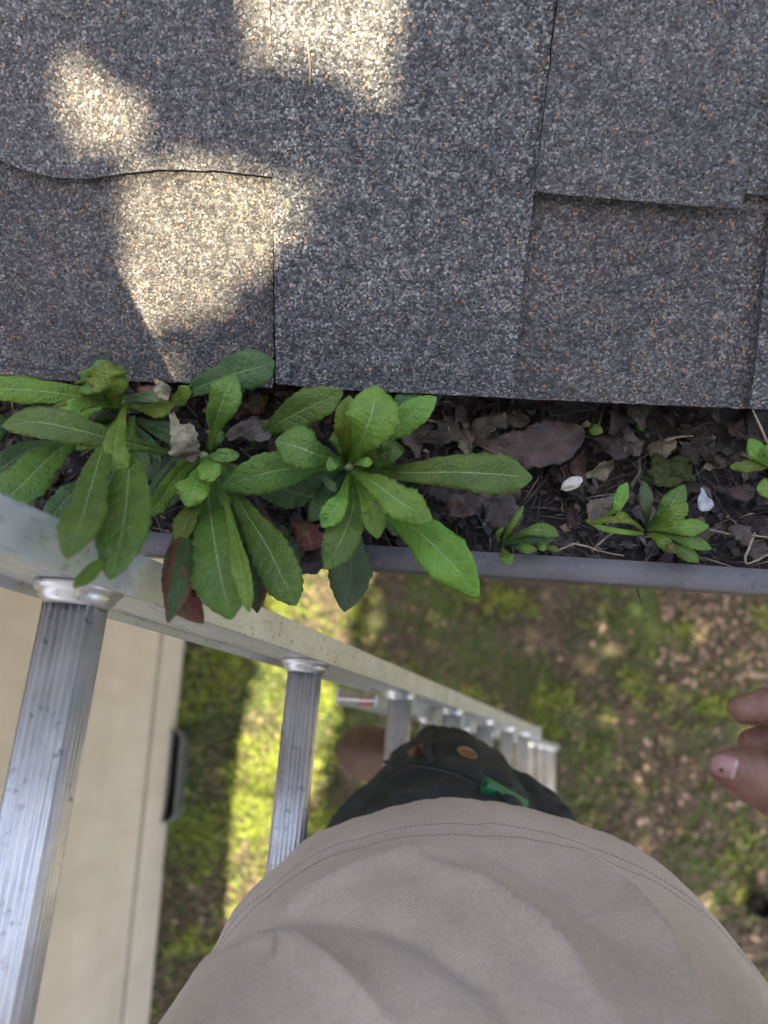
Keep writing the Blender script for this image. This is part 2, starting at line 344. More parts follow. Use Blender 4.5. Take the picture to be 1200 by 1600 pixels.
# ------------------------------------------------------------------ ground
def gz(x, y): return .035*noise.noise(Vector((x*.9, y*.9, 3)))+.012*noise.noise(Vector((x*5, y*5, 1)))
def build_ground():
    vs = []; fs = []
    xs = np.concatenate([np.linspace(-40, -2.2, 8), np.linspace(-2, 3, 126), np.linspace(3.4, 40, 8)])
    ys = np.concatenate([np.linspace(-40, -2.2, 8), np.linspace(-2, 2, 101), np.linspace(2.4, 40, 8)])
    for y in ys:
        for x in xs: vs.append((x, y, gz(x, y)))
    nx = len(xs)
    for j in range(len(ys)-1):
        for i in range(nx-1): fs.append((j*nx+i, j*nx+i+1, (j+1)*nx+i+1, (j+1)*nx+i))
    o = finish('ground', vs, fs, GRD, None, True); o['kind'] = 'structure'; return o
build_ground()
def scatter(name, n, fn, mats, label, cat):
    """one mesh of many little bent blades; fn gives centre, direction, length, width, lift, material index"""
    V = []; Fc = []; MI = []
    for i in range(n):
        r = fn()
        if r is None: continue
        c, a, L, W, lift, mi = r
        d = Vector((math.cos(a), math.sin(a), 0)); s = Vector((-d.y, d.x, 0))*W; b0 = len(V)
        up = Vector((0, 0, lift)); tw = Vector((0, 0, W*random.uniform(-.6, .6)))
        V += [c-s*.3, c+s*.3, c+d*L*.55+up+s+tw, c+d*L*.55+up-s-tw, c+d*L+up*random.uniform(.2, 1.3)]
        Fc += [(b0, b0+1, b0+2, b0+3), (b0+3, b0+2, b0+4)]; MI += [mi, mi]
    me = bpy.data.meshes.new(name); me.from_pydata([tuple(v) for v in V], [], Fc)
    for m in mats: me.materials.append(m)
    me.polygons.foreach_set('material_index', MI); me.update()
    o = bpy.data.objects.new(name, me); COL.objects.link(o)
    return tag(o, label, cat, None, 'stuff')
GRN1 = plain('grass_yellow_green', (.12, .17, .02), (.26, .32, .04), 9, .6); GRN2 = plain('grass_dark', (.035, .052, .015), (.070, .092, .026), 9, .6)
GRN3 = plain('grass_straw', (.17, .145, .075), (.30, .255, .13), 9, .8)
LT1 = plain('ground_leaf_tan', (.25, .17, .125), (.44, .33, .25), 9, .8); LT2 = plain('ground_leaf_brown', (.06, .042, .03), (.15, .11, .08), 9, .8)
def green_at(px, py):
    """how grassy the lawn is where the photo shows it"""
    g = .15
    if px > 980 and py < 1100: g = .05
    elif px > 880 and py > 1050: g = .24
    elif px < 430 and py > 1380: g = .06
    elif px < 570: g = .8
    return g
def gpoint():
    x = random.uniform(-1.5, 2.3); y = random.uniform(-1.3, 1.35); px, py = to_px(Vector((x, y, 0)))
    return x, y, px, py
def grass_fn():
    x, y, px, py = gpoint()
    n = noise.noise(Vector((x*4.5, y*4.5, 8)))*.75+noise.noise(Vector((x*11, y*11, 2)))*.5
    if random.random() > min(1, max(.04, green_at(px, py)+n*1.5)): return None
    mi = 0 if n+random.uniform(-.25, .25) > (.0 if px < 570 else .3) else (1 if random.random() < .75 else 2)  # yellow-green blades are picked more often on the left
    return Vector((x, y, gz(x, y))), random.uniform(0, 6.28), random.uniform(.012, .045), random.uniform(.0018, .0055), random.uniform(.008, .035), mi
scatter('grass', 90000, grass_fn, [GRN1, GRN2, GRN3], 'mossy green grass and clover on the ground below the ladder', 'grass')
def litter_fn():
    x, y, px, py = gpoint(); k = .10
    if px > 1030 and py < 1080: k = 1.3
    elif px > 860 and py > 1180: k = .75
    elif px < 430 and py > 1350: k = .8
    k += noise.noise(Vector((x*3, y*3, 5)))*.6
    if random.random() > k: return None
    big = px > 860 and random.random() < .12
    return Vector((x, y, gz(x, y)+.004)), random.uniform(0, 6.28), random.uniform(.03, .055) if big else random.uniform(.012, .035), random.uniform(.006, .013), random.uniform(.001, .014), 0 if random.random() < (.30 if (px > 1030 and py < 1080) else .40 if big else .03) else 1
scatter('fallen_leaves', 26000, litter_fn, [LT1, LT2], 'brown and tan fallen leaf litter scattered over the lawn', 'leaf litter')

# ------------------------------------------------------------------ house: roof, gutter, walls
house = thing('house', 'house with grey granule shingle roof, clogged brown gutter and beige stucco wall', 'house', Vector((.0, .9, 0)))
SL = R(36); DV = Vector((0, math.cos(SL), math.sin(SL))); NV = Vector((0, -math.sin(SL), math.cos(SL))); UX = Vector((1, 0, 0))
E0 = P(800, 618, .452); E0.x = 0
def ruv(px, py, off=.006):
    d = ray(px, py); o0 = E0+NV*off; t = (o0-EYE).dot(NV)/d.dot(NV); q = EYE+d*t-o0
    return (q.x, q.dot(DV))
def UVP(u, v, off): return E0+UX*u+DV*v+NV*off
roof = MB(); roof.box(E0+UX*0+DV*2.5-NV*.012, UX*4.2, DV*2.49, NV*.0118)
roof_o = roof.build('roof', DARKWOOD, house)
def shingle(pts, lo, hi, mat, name='shingle', wob=.0006, warp=0):
    """outline in roof coordinates, with slightly ragged edges; top sheet plus real cut edges"""
    out = []
    for i, (u, v) in enumerate(pts):
        u2, v2 = pts[(i+1) % len(pts)]; L = math.hypot(u2-u, v2-v); k = max(1, min(80, int(L/.004)))
        if max(abs(u), abs(u2)) > .6 or max(v, v2) > .42: k = max(1, min(k, int(L/.03)))
        for j in range(k):
            a = u+(u2-u)*j/k; b = v+(v2-v)*j/k
            if j: a += wob*noise.noise(Vector((a*260, b*260, 1))); b += wob*noise.noise(Vector((a*260, b*260, 7)))
            out.append((a, b))
    def lift(a, b): return warp*noise.noise(Vector((a*14, b*14, 3)))
    n = len(out); top = [UVP(a, b, hi+lift(a, b)) for a, b in out]; bot = [UVP(a, b, lo) for a, b in out]
    bm = bmesh.new(); tv = [bm.verts.new(p) for p in top]; bv = [bm.verts.new(p) for p in bot]
    f = bm.faces.new(tv)
    for i in range(n): bm.faces.new((bv[i], bv[(i+1) % n], tv[(i+1) % n], tv[i]))
    bm.normal_update()
    if f.normal.dot(NV) < 0: bmesh.ops.reverse_faces(bm, faces=list(bm.faces))
    bmesh.ops.triangulate(bm, faces=[f])
    me_v = [v.co.copy() for v in bm.verts]; bm.verts.index_update(); me_f = [tuple(v.index for v in q.verts) for q in bm.faces]; bm.free()
    o = finish(name, me_v, me_f, mat, roof_o)
    return o
VT = .36; UL, UR = -.62, .62
q = ruv
# lowest course (two visible stretches), with the thicker tabs over it
shingle([(UL, -.001), q(425, 606, .004), q(428, 590, .004), q(425, 200, .004), (UL, q(0, 200)[1])], .0002, .0040, SHM[1], warp=.0006)
shingle([q(790, 622, .004), q(1200, 640, .004), (UR, .0), (UR, .2), q(820, 200, .004)], .0002, .0042, SHM[2], warp=.0005)
shingle([q(431, 600, .009), q(520, 609, .009), q(640, 614, .009), q(801, 622, .009), q(818, 440, .009), q(835, 300, .009), q(869, 0, .009), (q(880, -120)[0], VT), (q(420, -120)[0], VT), q(421, 0, .009), q(426, 300, .009)], .0043, .0088, SHM[0], warp=.0004)
shingle([q(-40, 238, .011), q(0, 250, .011), q(30, 264, .011), q(80, 276, .011), q(135, 279, .011), q(190, 270, .011), q(250, 264, .011), q(340, 266, .011), q(424, 276, .011), q(421, 0, .011), (q(419, -120)[0], VT), (UL, VT), (UL, q(-40, 240)[1])], .0042, .0092, SHM[3], warp=.0006)
shingle([q(836, 299, .013), q(900, 306, .013), q(1000, 314, .013), q(1090, 322, .013), q(1157, 326, .013), q(1165, 300, .013), q(1215, 0, .013), (q(1220, -120)[0], VT), (q(884, -120)[0], VT), q(872, 0, .013)], .0090, .0130, SHM[3], warp=.0005)
shingle([q(1166, 302, .012), q(1200, 305, .012), (UR, q(1300, 312)[1]), (UR, VT), (q(1222, -120)[0], VT), q(1216, 0, .012)], .0070, .0112, SHM[1], warp=.0005)
shingle([q(1171, 638, .0085), q(1182, 560, .0085), q(1196, 420, .0085), q(1205, 330, .0085), (UR, q(1300, 330)[1]), (UR, .0), q(1250, 643, .0085)], .0044, .0086, SHM[0], warp=.0004)
# left-hand curled edge sticking out at the eave
shingle([q(0, 585, .008), q(60, 592, .008), q(120, 596, .008), q(118, 588, .008), q(50, 578, .008), q(0, 572, .008)], .0043, .0075, SHM[1])
# the rest of the roof, in ordinary staggered courses
def course_mesh(u0, u1, v0, v1, lo, mat, seed):
    rd = random.Random(seed); u = u0
    while u < u1-.02:
        wdt = min(rd.uniform(.14, .30), u1-u); th = rd.choice((.0042, .0085))
        shingle([(u+.001, v0+.0), (u+wdt-.001, v0), (u+wdt-.001, v1), (u+.001, v1)], lo, lo+th, rd.choice(SHM), 'shingle', 0)
        u += wdt
for k in range(2):
    course_mesh(-1.25, UL-.002, k*.16, k*.16+.17, .0003+.0*k, None, 10+k); course_mesh(UR+.002, 1.25, k*.16, k*.16+.17, .0003, None, 20+k)
rs = MB(); v = VT+.002                        # upper roof far outside the view: one laid field of courses
rs2 = []
for k in range(26):
    u = -4.2+(k % 3)*.09
    while u < 4.2:
        wd = random.uniform(.14, .30); th = random.choice((.004, .009)); vv = v+k*.143
        rs.box(UVP(u+wd/2, vv+.08, .0005+th/2), UX*(wd/2-.001), DV*.0706, NV*(th/2)); u += wd
for k in range(-1, 3):
    for s0, s1 in ((-4.2, -1.27), (1.27, 4.2)):
        if k < 0: continue
        u = s0
        while u < s1:
            wd = min(random.uniform(.14, .30), s1-u+.001); th = random.choice((.004, .009))
            rs.box(UVP(u+wd/2, k*.12+.06, .0005+th/2), UX*(wd/2-.001), DV*.0592, NV*(th/2)); u += wd
rs.build('shingle_courses', SHM[0], roof_o)['kind'] = 'stuff'
# gutter
LIP = P(885, 908, .480); YL = LIP.y; ZL = LIP.z
prof = [(.0155, -.006), (.016, -.0004), (.0155, 0), (.0012, 0), (.0003, -.0006), (0, -.0045), (.001, -.013), (.006, -.022), (.008, -.040), (.014, -.058), (.026, -.074), (.034, -.090), (.036, -.112), (.038, -.118), (.128, -.118), (.128, .004)]
TILT = -.0005
def gut():
    vs = []; fs = []; xs = list(np.linspace(-1.02, 3.6, 60)); n = len(prof)
    for x in xs: vs += [(x, YL+a+.0006*noise.noise(Vector((x*5, 0, 0))), ZL+b+.0008*noise.noise(Vector((x*4, 3, 0)))) for a, b in prof]
    for i in range(len(xs)-1):
        for k in range(n-1): fs.append((i*n+k, i*n+k+1, (i+1)*n+k+1, (i+1)*n+k))
    fs.append(tuple(range(n))); fs.append(tuple(range((len(xs)-1)*n, len(xs)*n))[::-1])
    o = finish('gutter', vs, fs, GUT, house, True); m = o.modifiers.new('s', 'SOLIDIFY'); m.thickness = .0009; m.offset = -1
    o['label'] = 'grey-brown metal gutter with its rolled front lip'; return o
gutter = gut()
fa = MB(); fa.box(Vector((0, YL+.139, ZL-.06)), UX*4.2, Vector((0, .009, 0)), Vector((0, 0, .085))); fa.build('fascia', WHITEP, house)
WX0 = P(285, 985, HG-.02); WX1 = P(226, 1600, HG-.02)
wd = (WX1-WX0).normalized(); wn = Vector((-wd.y, wd.x, 0));  wn = wn if wn.x > 0 else -wn
YH = 1.12
def along(y): return WX0+wd*((y-WX0.y)/wd.y)
A = along(YH); B = along(-5.5)
wl = MB(); th = .2
Lm = (A+B)/2; half = (B-A)/2
wl.box(Vector((Lm.x, Lm.y, 1.60))-wn*(th/2), half, wn*(th/2), Vector((0, 0, 1.60)))
wall_o = wl.build('wall', STU, house, bevel=.006); wall_o['label'] = 'beige stucco side wall left of the ladder'
# weep screed, coloured darker as the shade of a groove, and base course
g0 = P(236, 1040, HG-.33); hg = .33
base = MB(); base.box(Vector((Lm.x, Lm.y, .155))+wn*.006, half, wn*.008, Vector((0, 0, .15))); base.build('wall_base', STU, wall_o, bevel=.004)
scr = MB(); scr.box(Vector((Lm.x, Lm.y, .327))+wn*.004, half, wn*.005, Vector((0, 0, .014))); scr.build('weep_screed', plain('screed_groove_shade', (.30, .265, .215), (.38, .335, .27), 20, .8), wall_o, bevel=.002)
mw = MB(); mw.box(Vector((1.5, YH+.1, 1.6)), UX*2.6, Vector((0, .1, 0)), Vector((0, 0, 1.6))); mw.build('wall', STU, house)['label'] = 'beige stucco wall under the main roof'
sf = MB(); sf.box(Vector((1.3, (YL+.15+YH)/2, ZL-.13)), UX*2.3, Vector((0, (YH-YL-.15)/2, 0)), Vector((0, 0, .008))); sf.build('soffit', WHITEP, house)
wr = MB(); wr.prism([Vector((-1.08, .15, 3.22)), Vector((-1.08, .15, 3.27)), Vector((-4.2, .15, 5.0)), Vector((-4.2, .15, 4.95))], Vector((0, -6.3, 0))); wr.build('roof', SHM[2], house)['label'] = 'side wing roof'
# crawl-space vent well beside the wall foot: curved galvanised rim round a black sheet painted as the unlit pit
vc = (P(270, 1212, HG-.06)); vc = along(vc.y)
r_in = .20; dep = .062
arc = [(-r_in, 0)]+[(-r_in+.05*(1-math.cos(a)), dep-.04+.04*math.sin(a)) for a in np.linspace(0, math.pi/2, 7)]+[(r_in-.05+.05*math.sin(a), dep-.04+.04*math.cos(a)) for a in np.linspace(0, math.pi/2, 7)]+[(r_in, 0)]
wm = MB(); ptl = [vc+wd*a+wn*(b+.02) for a, b in arc]; n = len(ptl)
for z0, z1, ri in ((-.02, .115, 0),):
    inn = [vc+wd*a*.97+wn*(b*.93+.014) for a, b in arc]
    vs = [Vector((p.x, p.y, z0)) for p in ptl]+[Vector((p.x, p.y, z1)) for p in ptl]+[Vector((p.x, p.y, z1)) for p in inn]+[Vector((p.x, p.y, z0)) for p in inn]
    fs = [(i, i+1, n+i+1, n+i) for i in range(n-1)]+[(n+i, n+i+1, 2*n+i+1, 2*n+i) for i in range(n-1)]+[(2*n+i, 2*n+i+1, 3*n+i+1, 3*n+i) for i in range(n-1)]
    wm.add(vs, fs)
wm.build('vent_well', GALV, house)['label'] = 'curved grey metal rim of the dark crawl-space vent at the wall foot'
vp = MB(); vp.prism([Vector((p.x, p.y, .045)) for p in inn]+[Vector((vc.x, vc.y, .045))+wd*.19, Vector((vc.x, vc.y, .045))-wd*.19], Vector((0, 0, .004))); vp.build('vent_dark_sheet', BLACK, house)

# ------------------------------------------------------------------ gutter soil and debris
HS = .505
def soil_z(x, y):
    q_ = max(0., (y-YL-.07)/.057)
    return .030*q_*q_+EYE.z-HS+.004*noise.noise(Vector((x*22, y*22, 0)))+.005*noise.noise(Vector((x*70, y*70, 5)))+.0026*noise.noise(Vector((x*240, y*240, 9)))+.012*noise.noise(Vector((x*5, 1, 2)))
def build_soil():
    xs = np.linspace(-1.0, 1.6, 900); ys = np.linspace(YL+.010, YL+.127, 46); vs = []; fs = []
    for y in ys:
        for x in xs: vs.append((x, y, soil_z(x, y)))
    nx = len(xs)
    for j in range(len(ys)-1):
        for i in range(nx-1): fs.append((j*nx+i, j*nx+i+1, (j+1)*nx+i+1, (j+1)*nx+i))
    o = finish('gutter_soil', vs, fs, SOIL, None, True); tag(o, 'dark crumbly soil and rotted leaf mould filling the gutter', 'soil', None, 'stuff')
build_soil()
L3 = plain('litter_dark', (.022, .018, .016), (.06, .048, .042), 80, .7, .4); L4 = plain('litter_grey', (.035, .030, .028), (.09, .078, .07), 80, .7, .4); L5 = plain('litter_tan', (.15, .11, .075), (.30, .24, .17), 80, .8, .4)
def deb():
    x = random.uniform(-.6, .7); y = random.uniform(YL+.016, YL+.126)
    th = random.random() < .7
    return Vector((x, y, soil_z(x, y)+random.uniform(0, .004))), random.uniform(0, 6.28), random.uniform(.006, .030) if th else random.uniform(.003, .010), random.uniform(.0003, .0007) if th else random.uniform(.001, .0035), random.uniform(-.001, .005), random.choices((0, 1, 2), (.62, .28, .10))[0]
scatter('leaf_mould', 5200, deb, [L3, L4, L5], 'fine dark leaf scraps and needles matted on the gutter soil', 'leaf mould')

# ------------------------------------------------------------------ leaves
def spline(pts, n):
    p = [Vector(a) for a in pts]; p = [p[0]*2-p[1]]+p+[p[-1]*2-p[-2]]; out = []; m = len(p)-3
    for i in range(n):
        s = i/(n-1)*m; k = min(int(s), m-1); t = s-k; a, b, c, d = p[k:k+4]
        out.append(.5*((2*b)+(c-a)*t+(2*a-5*b+4*c-d)*t*t+(3*b-a-3*c+d)*t**3))
    return out
PROF = {'obl': ([0, .08, .2, .35, .55, .72, .86, .95, .985, 1], [.16, .17, .28, .55, .86, 1, .86, .5, .26, .02]),
        'lan': ([0, .1, .25, .42, .58, .72, .85, .94, .985, 1], [.17, .20, .38, .70, .95, 1, .78, .42, .16, .02]),
        'oval': ([0, .08, .22, .4, .58, .7, .82, .91, .97, 1], [.2, .24, .38, .68, .95, 1, .84, .53, .24, .03]),
        'strap': ([0, .1, .3, .6, .85, .96, 1], [.55, .6, .75, 1, .85, .45, .05])}
def leaf_geo(pts, width, prof='obl', fold=.25, teeth=.07, nteeth=13, wave=.0012, roll=0., crinkle=0., seed=0, nu=10, nv=60, ragged=0.):
    c = spline(pts, nv); L = sum((c[i+1]-c[i]).length for i in range(nv-1)); vs = []; uvs = []
    X_, W_ = PROF[prof]
    for i in range(nv):
        t = i/(nv-1); T = (c[min(i+1, nv-1)]-c[max(i-1, 0)]).normalized()
        view = (EYE-c[i]).normalized(); up = (view*.6+Vector((0, 0, 1))*.4).normalized()
        s = T.cross(up).normalized(); nrm = s.cross(T).normalized()
        rr = roll+.12*noise.noise(Vector((t*3, seed, 0)))
        s, nrm = s*math.cos(rr)+nrm*math.sin(rr), nrm*math.cos(rr)-s*math.sin(rr)
        w0 = float(np.interp(t, X_, W_))*width/2
        fold_t = fold*(1.25-.6*t)
        for j in range(nu+1):
            u = j/nu*2-1; au = abs(u)
            e = 1.
            if au > .75:
                ph = t*nteeth+.35*noise.noise(Vector((t*9, seed, u)))+(0 if u > 0 else .45)
                saw = (ph % 1.0); saw = saw/.75 if saw < .75 else (1-saw)/.25
                e = 1+teeth*(saw-.5)*2*(au-.75)/.25+.05*noise.noise(Vector((t*4, seed+5, u*2)))
            e *= 1+ragged*noise.noise(Vector((t*3.5, seed+15, u*1.2)))+ragged*.6*noise.noise(Vector((t*11, seed+15, u*2)))
            z = fold_t*au*w0-.10*w0*au*au*au*2
            z += wave*math.sin(t*17+seed*1.7+(2.1 if u > 0 else 0))*au*au*min(1, w0/.006)
            z += crinkle*(noise.noise(Vector((t*L*130, u*w0*130, seed)))+1.6*noise.noise(Vector((t*L*45, u*w0*45, seed+3)))*(1 if ragged else 0))
            vs.append(c[i]+s*(u*w0*e)+nrm*z); uvs.append(((u+1)/2, t))
    fs = [(i*(nu+1)+j, i*(nu+1)+j+1, (i+1)*(nu+1)+j+1, (i+1)*(nu+1)+j) for i in range(nv-1) for j in range(nu)]
    return vs, fs, uvs
SEED = [0]
def leaf(parent, pts, wpx, mat='mid', name='leaf', label=None, solid=.00035, **kw):
    """pts: photo x, y and depth below the camera of points along the midrib"""
    SEED[0] += 1; p3 = [P(*p) for p in pts]; mid = p3[len(p3)//2]
    z = (mid-EYE).dot(fwd); w_ = wpx*z/F*.92; kw.setdefault('ragged', .14)
    vs, fs, uvs = leaf_geo(p3, w_, seed=SEED[0]*3.1, **kw)
    o = finish(name, vs, fs, LM[mat], parent, True, uvs)
    if solid:
        m = o.modifiers.new('t', 'SOLIDIFY'); m.thickness = solid; m.offset = 0
    if label: o['label'] = label
    return o
def stem(parent, pts, r, mat, name='stem'):
    m = MB(); pp = spline([P(*p) for p in pts], 16); m.tube(pp, [r*(1-.4*i/15) for i in range(16)], 8); return m.build(name, mat, parent, True)
STEMG = plain('green_stem', (.16, .22, .08), (.26, .32, .15), 90, .5)

pa = thing('rosette_weed', 'leafy green weed at far left of the gutter, drooping over the ladder rail', 'weed', P(200, 640, HS-.005))
leaf(pa, [(40, 655, .50), (-8, 668, .488), (-60, 690, .478)], 56, 'dark', prof='oval', roll=.2)
leaf(pa, [(150, 740, .49), (112, 772, .48), (68, 822, .475)], 46, 'dark', prof='lan')
leaf(pa, [(150, 700, .492), (60, 700, .465), (0, 733, .45), (-50, 762, .445)], 52, 'dark', prof='oval')
leaf(pa, [(290, 712, .45), (210, 695, .415), (130, 674, .392), (60, 660, .385), (4, 666, .388)], 58, 'mid', prof='lan', teeth=.05, fold=.3)
leaf(pa, [(150, 668, .45), (110, 690, .42), (70, 722, .40), (30, 762, .385), (-20, 800, .375)], 66, 'mid', prof='lan', roll=.15)
leaf(pa, [(212, 630, .470), (150, 622, .440), (70, 612, .42), (0, 607, .41), (-90, 602, .405)], 46, 'light', prof='strap', teeth=.0, fold=.1, roll=.1)
leaf(pa, [(208, 650, .47), (203, 705, .42), (200, 760, .36), (191, 830, .322), (172, 906, .312)], 84, 'mid', prof='lan', teeth=.05, wave=.001, fold=.22)
leaf(pa, [(195, 640, .45), (165, 690, .405), (146, 750, .35), (128, 810, .30), (104, 874, .285)], 64, 'mid', prof='lan', teeth=.05, fold=.25)
leaf(pa, [(185, 850, .325), (150, 886, .31), (115, 919, .295)], 26, 'light', prof='lan', teeth=.0)
leaf(pa, [(200, 628, .462), (150, 632, .425), (115, 648, .412), (92, 662, .412)], 42, 'light', prof='lan', teeth=.2, nteeth=6, fold=.5, wave=.003)
leaf(pa, [(200, 625, .455), (160, 620, .43), (125, 632, .415), (80, 640, .41)], 26, 'yel', prof='lan', teeth=.2, nteeth=6, fold=.5)
leaf(pa, [(180, 632, .44), (170, 608, .42), (160, 588, .412), (152, 563, .41)], 80, 'mid', prof='oval', teeth=.2, nteeth=6, wave=.004, fold=.15, label='small toothed leaf standing at the roof edge')
leaf(pa, [(180, 634, .438), (178, 610, .418), (168, 590, .409), (166, 568, .407)], 66, 'yel', prof='oval', teeth=.22, nteeth=6, wave=.003, fold=.15)
leaf(pa, [(198, 628, .45), (190, 655, .405), (180, 695, .39), (184, 722, .388), (190, 743, .39)], 44, 'yel', prof='lan', teeth=.1, fold=.4, wave=.002)
leaf(pa, [(190, 628, .448), (225, 620, .43), (258, 622, .425)], 20, 'pale', prof='strap', teeth=.0)
leaf(pa, [(205, 634, .455), (240, 640, .44), (272, 632, .435)], 30, 'yel', prof='oval', teeth=.1)
stem(pa, [(205, 640, .50), (200, 632, .46), (196, 628, .445)], .0028, STEMG)

pb = thing('rosette_weed', 'largest green weed left of centre, long toothed leaves hanging past the gutter lip', 'weed', P(318, 705, HS-.005))
leaf(pb, [(318, 712, .50), (300, 800, .43), (288, 880, .38), (262, 974, .365)], 54, 'rust', prof='oval', teeth=.05, label='dark green drooping leaf with red blotched margin')
leaf(pb, [(330, 720, .50), (372, 810, .46), (396, 880, .435), (402, 958, .43)], 54, 'rust', prof='oval', teeth=.05)
leaf(pb, [(285, 800, .455), (272, 870, .385), (280, 925, .375), (318, 974, .385)], 54, 'red', prof='oval', teeth=.04, label='brick red leaf tip below the green leaves')
leaf(pb, [(395, 770, .478), (438, 850, .467), (455, 905, .465), (452, 946, .468)], 40, 'brown', prof='oval', teeth=.1, label='withered dark leaf edge')
leaf(pb, [(270, 628, .475), (310, 606, .425), (355, 588, .405), (400, 575, .40), (430, 566, .402)], 70, 'dark', prof='oval', teeth=.05, fold=.3, roll=-.1)
leaf(pb, [(262, 640, .485), (278, 622, .445), (300, 612, .43)], 34, 'yel', prof='oval', teeth=.02)
leaf(pb, [(328, 706, .48), (336, 665, .43), (350, 622, .402), (368, 586, .395)], 62, 'mid', prof='oval', teeth=.05, fold=.35, roll=.25)
leaf(pb, [(250, 748, .488), (272, 738, .478), (300, 728, .474)], 46, 'dark', prof='oval', teeth=.03)
leaf(pb, [(310, 712, .48), (280, 740, .44), (255, 775, .42), (232, 806, .415)], 34, 'light', prof='strap', teeth=.02, fold=.5, roll=.5)
leaf(pb, [(280, 708, .47), (255, 738, .44), (226, 777, .42)], 11, 'pale', prof='strap', teeth=.0, fold=.2)
leaf(pb, [(320, 712, .48), (326, 780, .43), (336, 850, .38), (347, 910, .37), (362, 968, .375)], 92, 'mid', prof='lan', teeth=.07, fold=.2, nteeth=16)
leaf(pb, [(345, 722, .48), (378, 790, .435), (415, 850, .41), (440, 900, .40), (463, 946, .405)], 74, 'mid', prof='lan', teeth=.06, fold=.3)
leaf(pb, [(334, 728, .46), (358, 800, .40), (372, 865, .37), (382, 910, .362), (390, 957, .365)], 34, 'light', prof='lan', teeth=.09, fold=.6, roll=-.3, nteeth=18)
leaf(pb, [(318, 716, .455), (312, 740, .41), (302, 765, .395), (292, 792, .395)], 56, 'light', prof='oval', teeth=.06, fold=.2)
leaf(pb, [(312, 735, .45), (304, 790, .41), (290, 820, .403), (277, 857, .40)], 38, 'yel', prof='lan', teeth=.09, fold=.7, roll=-.2)
leaf(pb, [(320, 716, .45), (334, 712, .40), (352, 712, .39), (374, 711, .39)], 26, 'mid', prof='lan', teeth=.03, fold=.4)
leaf(pb, [(322, 710, .45), (326, 730, .40), (334, 752, .395)], 44, 'light', prof='oval', teeth=.03, fold=.4)
stem(pb, [(318, 712, .51), (318, 712, .47), (320, 712, .44)], .004, STEMG)

pc = thing('rosette_weed', 'green weed at centre with one long leaf reaching right and one over the gutter lip', 'weed', P(545, 728, HS-.005))
leaf(pc, [(400, 640, .492), (440, 628, .484), (495, 622, .478)], 34, 'dec', prof='oval', teeth=.2, wave=.003, crinkle=.002, label='decaying yellow leaf tucked under the shingles')
leaf(pc, [(365, 655, .494), (390, 632, .484), (420, 622, .478)], 40, 'dec', prof='oval', teeth=.2, wave=.003, crinkle=.002)
leaf(pc, [(545, 745, .495), (545, 830, .475), (548, 890, .467), (538, 956, .468)], 68, 'dull', prof='oval', teeth=.05, fold=.3)
leaf(pc, [(520, 782, .485), (480, 775, .465), (440, 764, .455), (392, 756, .455)], 62, 'dark', prof='oval', teeth=.07, crinkle=.0024, fold=.15, label='dark puckered leaf')
leaf(pc, [(545, 728, .485), (480, 730, .445), (420, 738, .43), (345, 762, .432)], 70, 'mid', prof='lan', teeth=.05, roll=.15)
leaf(pc, [(392, 696, .485), (430, 665, .45), (480, 638, .435), (536, 612, .43)], 62, 'mid', prof='lan', teeth=.05, roll=-.15)
leaf(pc, [(545, 722, .47), (590, 690, .44), (640, 650, .42), (682, 620, .418)], 50, 'light', prof='lan', teeth=.05, fold=.4)
leaf(pc, [(600, 665, .47), (625, 640, .452), (648, 610, .448)], 44, 'dark', prof='oval', teeth=.05)
leaf(pc, [(545, 730, .475), (625, 738, .435), (720, 738, .42), (785, 742, .42), (832, 746, .425)], 72, 'mid', prof='lan', teeth=.04, fold=.3)
leaf(pc, [(560, 752, .48), (610, 800, .45), (660, 836, .425), (705, 880, .415), (748, 932, .42)], 76, 'light', prof='lan', teeth=.03, fold=.35, roll=-.15)
leaf(pc, [(556, 760, .485), (590, 790, .465), (630, 838, .452)], 30, 'pale', prof='lan', teeth=.02)
leaf(pc, [(548, 740, .47), (552, 790, .43), (535, 840, .42), (508, 890, .422)], 60, 'mid', prof='lan', teeth=.05, fold=.3)
leaf(pc, [(546, 738, .46), (535, 775, .415), (520, 800, .41), (503, 824, .412)], 40, 'light', prof='lan', teeth=.06, fold=.4)
leaf(pc, [(548, 736, .46), (572, 775, .415), (584, 805, .41), (590, 842, .412)], 42, 'yel', prof='lan', teeth=.04, fold=.5)
leaf(pc, [(545, 732, .45), (585, 755, .40), (630, 788, .388), (675, 812, .392)], 62, 'light', prof='oval', teeth=.07, fold=.25)
leaf(pc, [(545, 722, .46), (500, 712, .41), (465, 698, .40), (430, 690, .402)], 78, 'mid', prof='oval', teeth=.06, fold=.15)
leaf(pc, [(540, 722, .455), (540, 690, .42), (543, 655, .402), (546, 618, .40)], 46, 'yel', prof='oval', teeth=.05, label='yellowing leaf catching the sun')
leaf(pc, [(548, 720, .45), (566, 685, .405), (580, 650, .39), (588, 602, .39)], 92, 'light', prof='oval', teeth=.06, fold=.3, roll=.1)
leaf(pc, [(560, 722, .46), (590, 712, .43), (632, 702, .42)], 46, 'mid', prof='oval', teeth=.14, nteeth=7, crinkle=.003, wave=.003)
leaf(pc, [(500, 745, .47), (512, 752, .45), (525, 768, .445)], 16, 'pale', prof='strap', teeth=.02)
leaf(pc, [(540, 735, .44), (525, 722, .40), (512, 735, .395)], 22, 'mid', prof='oval', teeth=.1)
leaf(pc, [(550, 728, .44), (566, 722, .40), (582, 724, .395)], 18, 'light', prof='oval', teeth=.1)
stem(pc, [(545, 730, .51), (546, 730, .47), (546, 730, .44)], .004, STEMG)

